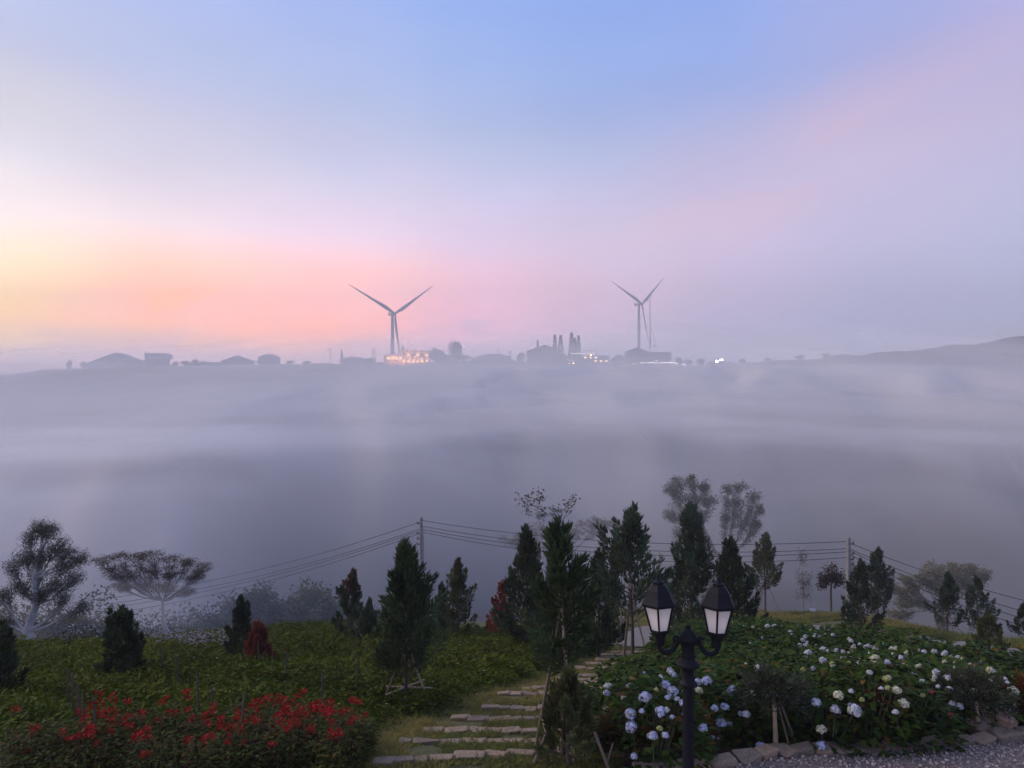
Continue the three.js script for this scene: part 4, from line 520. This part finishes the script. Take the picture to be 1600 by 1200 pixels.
// ------------------------------------------------------------------ hydrangea bed
{
  const leaves = [], stemsG = []; for (let v = 0; v < 5; v++) {
    const r = rng(300 + v), L = new Leaves(), d = new V3(), s = new V3(), p = new V3(); for (let i = 0; i < 520; i++) { const a = r() * 6.2832, cy = r(), q = 0.5 * Math.sqrt(1 - Math.pow(cy, 2.2)) * (0.55 + 0.45 * Math.sqrt(r())); p.set(Math.cos(a) * q, 0.1 + cy * 0.68 * (0.8 + 0.2 * r()), Math.sin(a) * q); d.set(Math.cos(a + (r() - 0.5) * 2), 0.1 + (r() - 0.5) * 0.9, Math.sin(a + (r() - 0.5) * 2)).normalize(); s.set(-d.z, (r() - 0.5) * 0.5, d.x).normalize(); const dry = r() < 0.05; L.blade(p, d, s, 0.085 + r() * 0.05, 0.058 + r() * 0.025, jit(r, dry ? [0.15, 0.09, 0.02] : [0.046, 0.082, 0.010], 0.3), 0.16); } leaves.push(L.build());
    const g = []; for (let k = 0; k < 7; k++) { const a = r() * 6.28, q = 0.1 + r() * 0.3; g.push(limb([new V3(0, -0.1, 0), new V3(Math.cos(a) * q * 0.5, 0.3, Math.sin(a) * q * 0.5), new V3(Math.cos(a) * q, 0.66, Math.sin(a) * q)], [0.01, 0.008, 0.005], 5)); } stemsG.push(mergeGeometries(g));
  }
  const heads = []; for (let v = 0; v < 4; v++) { const r = rng(400 + v), L = new Leaves(), n = new V3(), u = new V3(), w = new V3(), d = new V3(); for (let i = 0; i < 110; i++) { randDir(r, n); if (n.y < -0.55) n.y *= -1; sideOf(n, r, u); w.crossVectors(n, u); const p = new V3(n.x, n.y * 0.82, n.z).multiplyScalar(0.052 * (0.82 + 0.2 * r() + 0.2 * Math.sin(n.x * 5 + v * 2) * Math.sin(n.z * 5 + v) + 0.08 * Math.sin(n.y * 8))), tint = jit(r, r() < 0.1 + 0.08 * v ? (v > 1 && n.x > 0 ? [0.5, 0.4, 0.28] : [0.6, 0.66, 0.46]) : [0.92, 0.92, 0.92], 0.22), rot = r() * 1.57; for (let k = 0; k < 4; k++) { const a = rot + k * 1.5708; d.copy(u).multiplyScalar(Math.cos(a)).addScaledVector(w, Math.sin(a)).addScaledVector(n, 0.28).normalize(); L.blade(p, d, new V3().crossVectors(n, d).normalize(), 0.018, 0.017, tint, 0.1); } } heads.push(L.build()); }
  const stalk = limb([new V3(0, -0.3, 0.02), new V3(0, -0.02, 0)], [0.005, 0.004], 5);
  const kinds = { w: leafMat(0.65, 0.3), b: leafMat(0.65, 0.3), y: leafMat(0.65, 0.3), k: leafMat(0.65, 0.3), c: leafMat(0.65, 0.3) }; kinds.w.color.setRGB(0.80, 0.80, 0.86); kinds.b.color.setRGB(0.66, 0.70, 0.87); kinds.y.color.setRGB(0.60, 0.60, 0.26); kinds.c.color.setRGB(0.80, 0.78, 0.58); kinds.k.color.setRGB(0.75, 0.10, 0.17);
  // flower heads as seen: place across the bed, kind, size
  const A = [[185, 720, 'w'], [180, 760, 'b'], [280, 790, 'w', 0.7], [405, 785, 'b', 1.2], [465, 675, 'w'], [500, 672, 'w', 0.8], [525, 715, 'b'], [565, 752, 'b', 1.2], [635, 742, 'c', 0.8], [590, 795, 'w', 0.8], [630, 820, 'b', 0.9], [470, 740, 'y', 0.6], [495, 868, 'b'], [530, 860, 'w', 0.7], [320, 885, 'b', 1.2], [325, 958, 'b', 1.35], [450, 1012, 'b'], [490, 968, 'y', 0.6], [105, 992, 'c', 0.8], [125, 1115, 'b', 1.3], [215, 1062, 'c', 0.8], [765, 690, 'b', 1.1], [715, 695, 'b'], [915, 740, 'b', 1.1], [885, 775, 'b', 1.1], [870, 843, 'b', 1.1], [812, 850, 'b', 0.9], [750, 882, 'w', 0.6], [845, 935, 'b', 1.4], [745, 968, 'b', 1.1], [790, 1020, 'b', 1.1], [1000, 885, 'w'], [1085, 1085, 'b', 1.3], [1035, 755, 'w'], [1045, 700, 'w', 0.7], [1070, 615, 'w'], [1170, 770, 'w', 0.8], [770, 495, 'w'], [655, 885, 'w'], [720, 745, 'c'], [340, 1130, 'b', 0.8], [560, 640, 'w', 0.7]].map(([x, y, k, s = 1]) => [900 + x * 0.2667, 880 + y * 0.2667, k, s]);
  const B = [[240, 800, 'w', 0.8], [255, 735, 'w'], [230, 845, 'w'], [335, 855, 'w'], [135, 520, 'w'], [115, 535, 'w', 0.8], [190, 535, 'w', 0.7], [230, 540, 'c', 0.6], [298, 535, 'w', 1.3], [332, 535, 'w'], [368, 532, 'w'], [415, 580, 'w'], [475, 585, 'w', 0.8], [450, 625, 'w'], [480, 625, 'w'], [488, 662, 'w', 1.2], [523, 666, 'w'], [560, 648, 'w', 1.3], [580, 655, 'w'], [620, 650, 'w'], [557, 697, 'w', 1.1], [468, 743, 'y'], [563, 747, 'y', 0.8], [603, 713, 'y', 0.9], [650, 690, 'w', 0.8], [680, 708, 'y', 0.7], [693, 688, 'w'], [700, 645, 'c', 1.2], [745, 690, 'c', 0.8], [800, 688, 'c', 1.2], [805, 712, 'c'], [605, 577, 'w', 0.8], [655, 582, 'w'], [690, 605, 'w'], [760, 632, 'w'], [802, 638, 'w'], [860, 635, 'w'], [880, 640, 'w', 0.8], [905, 645, 'c'], [890, 675, 'w', 1.1], [950, 660, 'c'], [965, 662, 'c', 0.9], [990, 655, 'c', 0.8], [1033, 658, 'w', 1.1], [1080, 655, 'w', 1.2], [1125, 667, 'w', 1.1], [1193, 682, 'w'], [1127, 702, 'c', 0.8], [1190, 712, 'w', 1.2], [1250, 725, 'w', 1.2], [1300, 730, 'y', 0.7], [1340, 742, 'c', 0.9], [1395, 750, 'w', 1.3], [1455, 770, 'y', 0.7], [895, 712, 'w'], [947, 718, 'w'], [1003, 726, 'c', 0.8], [985, 775, 'w', 1.2], [1088, 752, 'w'], [1145, 775, 'w'], [855, 782, 'y', 0.8], [862, 825, 'y', 0.6], [900, 835, 'c'], [690, 840, 'w', 0.7], [630, 858, 'c', 1.1], [525, 892, 'w', 1.1], [615, 927, 'w'], [705, 930, 'w', 1.5], [740, 880, 'y', 0.6], [935, 897, 'c', 1.1], [1025, 860, 'y', 0.6], [1065, 845, 'k', 0.6], [1150, 833, 'w'], [1165, 900, 'w'], [1200, 910, 'w'], [1420, 920, 'w'], [1447, 838, 'c', 1.1], [898, 938, 'w', 0.7], [550, 1018, 'c'], [550, 1095, 'b', 1.2], [195, 948, 'w', 0.9], [1155, 955, 'k', 0.7], [830, 827, 'w', 0.6], [520, 575, 'w', 0.7], [405, 560, 'w', 0.7], [730, 620, 'w', 0.7], [840, 620, 'w', 0.6], [1010, 648, 'w', 0.7]].map(([x, y, k, s = 1]) => [1100 + x / 3, 800 + y / 3, k, s]);
  const r = rng(31), bushes = []; for (let d = 8.3; d < 20.6; d += 0.62) for (let x = 0.8; x < 8.8; x += 0.66) { const X = x + (r() - 0.5) * 0.4, D = d + (r() - 0.5) * 0.4; if (inBed(X - 0.15, D - 0.1) && inBed(X, D)) bushes.push({ x: X, d: D, h: 0.82 + r() * 0.3, f: [] }); }
  const used2 = new Set();
  const C = []; for (let i = 0; i < 70; i++) { const u = r(), px = 1150 + u * 430, py = 980 + u * u * 62 + Math.pow(r(), 1.4) * 62; C.push([px, py, r() < 0.72 ? 'w' : 'c', 0.5 + r() * 0.35]); } for (let i = 0; i < 14; i++) C.push([960 + r() * 200, 1040 + r() * 120, 'b', 0.5 + r() * 0.35]);
  for (const [px, py, k, s] of [...A, ...B, ...C]) { // the head sits on the leafy surface along this line
    const dir = new V3((px - 800) / F, (600 - py) / F, -1); let hit = null;
    for (let d = 7.6; d < 21 && !hit; d += 0.05) { const p = dir.clone().multiplyScalar(d); for (const b of bushes) { const dx = p.x - b.x, dz = -p.z - b.d, q = dx * dx + dz * dz; if (q < 0.24) { const top = gh(b.x, -b.d) + b.h * 0.88 * Math.sqrt(1 - q / 0.3); if (p.y < top) { hit = [b, p]; break; } } } }
    if (hit) { hit[1].addScaledVector(dir, -0.13); hit[0].f.push([hit[1], k, s]); }
  }
  const lm = leafMat(0.6, 0.3), sm = std(0.06, 0.07, 0.03), word = { w: 'white', b: 'pale blue', y: 'yellow green', c: 'cream', k: 'pink' };
  for (const b of bushes) {
    const kinds2 = [...new Set(b.f.map((q) => word[q[1]]))].sort(), p = onGround(b.x, -b.d), bx = 800 + b.x / b.d * F, num = ['no open', 'one', 'two', 'three', 'four', 'five'][b.f.length] ?? 'many';
    const side = bx < 1035 ? 'beside the stepped path' : bx < 1125 ? 'behind the lamp post' : bx < 1250 ? 'by the bamboo staked tree' : bx < 1330 ? 'left of the orange shrub' : bx < 1440 ? 'around the orange shrub' : bx < 1545 ? 'by the big edging stones' : 'at the right edge';
    const row = b.d < 9.4 ? 'first bed row' : b.d < 10.8 ? 'second bed row' : b.d < 12.6 ? 'third bed row' : b.d < 15 ? 'middle of bed' : b.d < 17.6 ? 'rear of bed' : 'far end of bed';
    const lab = `hydrangea with ${num}${kinds2.length ? ' ' + (kinds2.length > 2 ? 'mixed' : kinds2.join(' and ')) : ''} heads, ${row} ${side}`;
    const t = thing('hydrangea_bush', lab, 'hydrangea', p, 0, 'hydrangeas in the bed'), v = Math.floor(r() * 5), f = part('foliage', leaves[v], lm, t), st = part('stem', stemsG[v], sm, t); f.rotation.y = r() * 6.28; f.scale.set(1.08, b.h / 0.82, 1.08); st.scale.y = b.h / 0.82;
    for (const [q, k, s] of b.f) { const h = part('flower_head', heads[Math.floor(r() * 4)], kinds[k], t, q.clone().sub(p)); const hs = s * (0.68 + r() * 0.26); h.scale.set(hs, hs * (0.8 + 0.25 * r()), hs); h.rotation.set((r() - 0.5) * 0.6, r() * 6, (r() - 0.5) * 0.6); part('stalk', stalk, sm, h); }
  }
}
// small round trees on stakes and rusty shrubs at the edge of the bed
function roundShrub(name, label, category, px, d, cy, R, Ry, color, stakesLabel, seed, leafLen = 0.05) {
  const r = rng(seed), p = plant(px, d), c = at(px, cy, d).y - p.y, t = thing(name, label, category, p), L = new Leaves(), q = new V3(), dd = new V3(), s = new V3(), gs = [limb([new V3(0, -0.1, 0), new V3(0.02, c * 0.5, 0.01), new V3(-0.01, c, 0)], [0.022, 0.018, 0.01], 7)];
  for (let k = 0; k < 90; k++) { randDir(r, q); if (q.y < -0.4) q.y *= -0.5; const e = new V3(q.x * R, c + q.y * Ry, q.z * R).multiplyScalar(1), m = new V3(0, c - Ry * 0.5 + r() * Ry * 0.6, 0); e.lerp(m, 0.25 * r()); gs.push(limb([m, m.clone().lerp(e, 0.6), e], [0.008, 0.005, 0.002], 4)); for (let i = 0; i < 46; i++) { const w = m.clone().lerp(e, 0.35 + 0.65 * Math.sqrt(r())); randDir(r, q); w.addScaledVector(q, 0.07 * r()); dd.copy(e).sub(m).normalize().addScaledVector(q, 0.7).normalize(); sideOf(dd, r, s); L.blade(w, dd, s, leafLen * (0.7 + 0.6 * r()), leafLen * 0.34, jit(r, e.y > c + Ry * 0.25 && color[1] ? color[1] : color[0], 0.28)); } }
  part('trunk', mergeGeometries(gs), M.bark, t); part('crown', L.build(), M.leaf, t);
  if (stakesLabel) { const st = thing('tree_stakes', stakesLabel, 'stakes', p, 0, 'wooden stakes propping up young trees'); [[-0.02, 0.12, 0.03], [0.34, -0.05, 0.018], [0.18, 0.16, 0.012]].forEach(([x, z, w], k) => part('pole', limb([new V3(x, -0.15, z + 0.06), new V3(x * 0.15, c * 0.9, 0.04)], [w, w * 0.8], 8), k ? M.wood : M.bamboo, st)); part('tie', new THREE.TorusGeometry(0.05, 0.01, 6, 12).rotateX(Math.PI / 2), M.wire, st, new V3(0, c * 0.72, 0.03)); }
}
const DULL = [0.055, 0.07, 0.042];
roundShrub('young_round_tree', 'round dull green young tree on bamboo stakes right of the lamp', 'young tree', 1208, 8.62, 1080, 0.42, 0.28, [DULL, [0.07, 0.08, 0.045]], 'bamboo stakes under the round young tree right of the lamp', 501);
roundShrub('young_round_tree', 'round dull green young tree behind the big edging stones', 'young tree', 1522, 9.2, 1085, 0.46, 0.3, [DULL, [0.07, 0.08, 0.045]], 'short stakes under the round young tree behind the edging stones', 502);
roundShrub('rusty_shrub', 'orange tipped shrub between the hydrangeas at the stone edging', 'shrub', 1376, 8.9, 1115, 0.24, 0.28, [[0.06, 0.055, 0.02], [0.22, 0.065, 0.02]], null, 503, 0.06);
roundShrub('rusty_shrub', 'orange tipped shrub at the right edge of the view', 'shrub', 1596, 9.5, 1095, 0.26, 0.3, [[0.09, 0.05, 0.02], [0.24, 0.07, 0.02]], null, 504, 0.06);
roundShrub('rusty_shrub', 'low orange leaved shrub behind the lamp post', 'shrub', 1068, 8.5, 1135, 0.34, 0.26, [[0.09, 0.06, 0.02], [0.20, 0.07, 0.02]], null, 505, 0.07);
roundShrub('rusty_shrub', 'low bronze leaved shrub left of the lamp post', 'shrub', 975, 8.3, 1150, 0.36, 0.24, [[0.075, 0.06, 0.02], [0.12, 0.07, 0.02]], null, 506, 0.07);
// leaning props beside the front conifer and the small signs
{
  const p = plant(850, 8.25), t = thing('prop_stakes', 'two crossed props with a white tie at the right end of the steps', 'stakes', p, 0, null); part('pole', limb([new V3(-0.22, -0.2, 0.2), new V3(0.16, 0.62, 0)], [0.02, 0.018], 7), M.wood, t); part('pole', limb([new V3(0.14, -0.2, 0.1), new V3(-0.02, 0.5, 0.02)], [0.018, 0.016], 7), M.bamboo, t); part('tie', new THREE.IcosahedronGeometry(0.045, 1).scale(1, 0.8, 0.7), M.white, t, new V3(0.05, 0.36, 0.03));
  const q = plant(948, 7.7), u = thing('leaning_stake', 'bare grey stake leaning in front of the hydrangeas left of the lamp', 'stake', q, 0, null); part('pole', limb([new V3(0.16, -0.2, 0.1), new V3(-0.12, 0.52, 0)], [0.018, 0.015], 7), M.wood, u); part('fork', limb([new V3(-0.01, 0.2, 0.03), new V3(0.06, 0.42, 0.02)], [0.012, 0.008], 6), M.wood, u);
  const sg = plant(1270, 41), s2 = thing('notice_board', 'small white notice board on the grassy mound', 'sign', sg); const y = at(1270, 955, 41).y - sg.y; part('post', boxG(0.06, y + 0.3, 0.06, 0, (y - 0.3) / 2, -0.04), M.wood, s2); part('panel', new RoundedBoxGeometry(0.34, 0.26, 0.03, 2, 0.01), M.white, s2, new V3(0, y, 0));
  const b = plant(968, 31); solo('boulder', new THREE.IcosahedronGeometry(0.3, 2).scale(0.9, 1.1, 0.7), M.stone, 'pale boulder at the head of the stepped path', 'boulder', b.add(new V3(0, 0.2, 0)));
}
// ------------------------------------------------------------------ twin lantern street lamp in front
{
  const p = new V3(1.487, -4, -6.5), t = thing('street_lamp', 'black twin lantern street lamp with frosted panes in front', 'street lamp', p, 0, null), y0 = at(0, 975, 6.5).y + 3.88;
  const lathe = (pts, n = 28) => new THREE.LatheGeometry(pts.map((q) => new THREE.Vector2(...q)), n);
  part('base', lathe([[0.17, -0.05], [0.17, 0.04], [0.15, 0.08], [0.13, 0.3], [0.10, 0.36], [0.105, 0.4], [0.08, 0.44], [0.07, 0.5]]), M.iron, t);
  part('post', lathe([[0.050, 0.48], [0.046, y0 - 0.42], [0.046, y0 - 0.40]], 20), M.iron, t);
  part('collar', lathe([[0.058, y0 - 0.40], [0.073, y0 - 0.395], [0.076, y0 - 0.375], [0.060, y0 - 0.36], [0.052, y0 - 0.33], [0.052, y0 - 0.27], [0.064, y0 - 0.255], [0.092, y0 - 0.235], [0.095, y0 - 0.215], [0.080, y0 - 0.195], [0.062, y0 - 0.18], [0.055, y0 - 0.165]]), M.iron, t);
  part('capital', lathe([[0.055, y0 - 0.165], [0.062, y0 - 0.15], [0.052, y0 - 0.12], [0.056, y0 - 0.06], [0.070, y0 - 0.03], [0.084, y0 - 0.012], [0.086, y0 + 0.004], [0.072, y0 + 0.012], [0.066, y0 + 0.03], [0.046, y0 + 0.06], [0.022, y0 + 0.08], [0.02, y0 + 0.088], [0.024, y0 + 0.1], [0.012, y0 + 0.115], [0.001, y0 + 0.118]]), M.iron, t);
  const pane = phys(0.54, 0.52, 0.53, 1, { transmission: 0.25, thickness: 0, emissive: new THREE.Color().setRGB(0.95, 0.84, 0.86), emissiveIntensity: 0.035, side: THREE.DoubleSide });
  const flat = (g) => { const q = g.toNonIndexed(); q.computeVertexNormals(); return q; };
  for (const s of [-1, 1]) {
    const cx = s * 0.23, cz = s * 0.03, yb = y0 - 0.02;
    const arm = new THREE.TubeGeometry(new THREE.CatmullRomCurve3([[0.05, -0.035], [0.085, -0.02], [0.10, -0.055], [0.135, -0.11], [0.19, -0.125], [0.232, -0.10], [0.234, -0.05], [0.230, 0.0]].map(([x, y]) => new V3(s * x, y0 + y, cz * x / 0.23))), 40, 0.021, 10); part('arm', arm, M.iron, t); part('scroll', new THREE.TorusGeometry(0.022, 0.012, 8, 16, 4.6), M.iron, t, new V3(s * 0.098, y0 - 0.012, cz * 0.4));
    const l = new THREE.Group(); l.name = 'lantern'; l.position.set(cx, yb, cz); l.rotation.z = -s * 0.035; t.add(l); const sub = (n, g, m) => { const o = shade(new THREE.Mesh(g, m)); o.name = n; l.add(o); return o; };
    const ph = Math.PI / 4, b0 = 0.075, B = 0.078, T = 0.138, h = 0.235;
    sub('cup', lathe([[0.02, -0.05], [0.036, -0.045], [0.044, -0.02], [0.040, 0.0], [0.048, 0.03], [0.072, 0.062], [0.080, 0.07], [0.080, 0.078]], 20), M.iron);
    const hex = (pts) => flat(new THREE.LatheGeometry(pts.map((q) => new THREE.Vector2(...q)), 6, ph));
    sub('roof', hex([[0.146, b0 + h - 0.012], [0.158, b0 + h - 0.008], [0.158, b0 + h + 0.008], [0.146, b0 + h + 0.02], [0.122, b0 + h + 0.06], [0.098, b0 + h + 0.115], [0.066, b0 + h + 0.155], [0.050, b0 + h + 0.164], [0.052, b0 + h + 0.18], [0.030, b0 + h + 0.186], [0.022, b0 + h + 0.196], [0.001, b0 + h + 0.2]]), M.iron); sub('finial', lathe([[0.022, b0 + h + 0.195], [0.014, b0 + h + 0.21], [0.02, b0 + h + 0.222], [0.008, b0 + h + 0.245], [0.001, b0 + h + 0.25]], 14), M.iron);
    for (let k = 0; k < 6; k++) { const a = ph + k * Math.PI / 3, c = ph + (k + 1) * Math.PI / 3, P = (r, y, q) => new V3(Math.sin(q) * r, y, Math.cos(q) * r); sub('rib', limb([P(B, b0, a), P(T, b0 + h, a)], [0.0085, 0.0095], 6), M.iron);
      const lo = 0.008, q = [P(B - 0.004, b0 + lo, a), P(B - 0.004, b0 + lo, c), P(T - 0.006, b0 + h - lo, c), P(T - 0.006, b0 + h - lo, a)], g = new THREE.BufferGeometry(); g.setAttribute('position', new THREE.Float32BufferAttribute(q.flatMap((v) => [v.x, v.y, v.z]), 3)); g.setIndex([0, 1, 2, 0, 2, 3]); g.computeVertexNormals(); sub('lamp_pane', g, pane);
      sub('rail', limb([P(T, b0 + h - 0.008, a), P(T, b0 + h - 0.008, c)], [0.012, 0.012], 6), M.iron); sub('rail', limb([P(B, b0 + 0.006, a), P(B, b0 + 0.006, c)], [0.011, 0.011], 6), M.iron); }
    const bulb = sub('bulb', new THREE.SphereGeometry(0.028, 14, 10), lit(1, 0.9, 0.85, 0.5)); bulb.position.y = b0 + h * 0.5; const L = new THREE.PointLight(new THREE.Color(1, 0.88, 0.84), 0.012); L.castShadow = true; bulb.add(L);
  }
}

// ------------------------------------------------------------------ fog that fills the valley: nested thin pale see-through sheets that imitate its haze
{
  const K = [ // front distance, level, opacity, height over the ridge, distance at which it has thinned out, depth to which it stays thick
    [38, -6.5, 0.06, 22, 1320, 16], [70, -8, 0.09, 28, 1320, 16], [140, -9, 0.15, 16, 1320, 11], [230, -10, 0.28, 26, 1320, 13], [300, -8, 0.29, 78, 1030, 30], [420, -11, 0.29, 55, 1050, 30], [360, -6, 0.23, 100, 1080, 40],
  ];
  const ds = []; for (let d = 18; d < 130; d += 1.6) ds.push(d); for (let d = 130; d < 1330; d *= 1.035) ds.push(d);
  const NX = 110, P = [], N = [], C = [], I = [];
  K.forEach(([z0, level, alpha, over, end, deep], k) => {
    const at0 = P.length / 3;
    for (const d of ds) for (let i = 0; i <= NX; i++) {
      const u = (i / NX * 2 - 1) * 0.95, x = u * (d + 10);
      const front = z0 * curve([[-0.9, 0.42], [-0.45, 0.44], [-0.2, 0.85], [0.1, 1.12], [0.4, 1.1], [0.7, 1.0]], x / d) * (0.86 + 0.3 * fbm(x / 30 + k * 3.1, d / 90, 3, 100 + k));
      const rise = (over * (end < 1200 ? 0.8 + 0.4 * fbm(x / 260 + k * 5, d / 900, 2, 210 + k) : 1) - level) * (end < 1200 ? Math.pow(clamp((d - 150) / 850, 0, 1.5), 1.5) : Math.pow(sstep(120, 1050, d), 1.25));
      let y = level + rise + (fbm(x / 70 + k, d / 110, 3, 130 + k) - 0.5) * Math.min(d * 0.012, 4);
      y -= Math.max(0, front - d) * 0.9 + 6 * Math.exp(-Math.max(0, d - front) / (0.25 * z0));
      const g = gh(x, -d), patch = 0.22 + 1.5 * sstep(0.26, 0.76, lerp(fbm(x / 32 + k * 0.6, d / 44 + k * 1.3, 4, 160), fbm(x / 85 + k * 0.6, d / 240 + k * 1.3, 4, 161), sstep(90, 260, d)));
      const a = alpha * lerp(patch, 0.95, end < 1200 ? 0.6 : k > 1 ? 0.5 : 0.15) * Math.exp(-Math.max(0, level + rise - y) / deep) * (k < 2 ? curve([[-0.62, 1.9], [-0.4, 1.6], [-0.22, 1.1], [0.1, 1.2]], x / d) : 1) * sstep(0, 2 + d * 0.02, y - g) * (end > 1200 ? sstep(1320, 1020, d) : Math.pow(sstep(end, 560, d), 1.2));
      P.push(x, y, -d); C.push(1, 1, 1, clamp(a / 0.29, 0, 1));
    }
    for (let j = 0; j + 1 < ds.length; j++) for (let i = 0; i < NX; i++) {
      const a = at0 + j * (NX + 1) + i, b = a + NX + 1; if (C[a * 4 + 3] + C[b * 4 + 3] + C[a * 4 + 7] + C[b * 4 + 7] > 0.002) I.push(a, a + 1, b, b, a + 1, b + 1);
    }
  });
  const g = new THREE.BufferGeometry(); g.setAttribute('position', new THREE.Float32BufferAttribute(P, 3)); g.setAttribute('color', new THREE.Float32BufferAttribute(C, 4)); g.setIndex(I); g.computeVertexNormals();
  const m = new THREE.MeshPhysicalMaterial({ color: new THREE.Color().setRGB(0.955, 0.935, 0.925), vertexColors: true, transparent: true, opacity: 0.29, roughness: 1, specularIntensity: 0, side: THREE.DoubleSide, depthWrite: false });
  const o = solo('fog_bank', g, m, 'thick grey fog lying in the valley below the ridge', 'fog', null, null, 'stuff'); o.castShadow = false;
}
renderer.render(scene, camera);
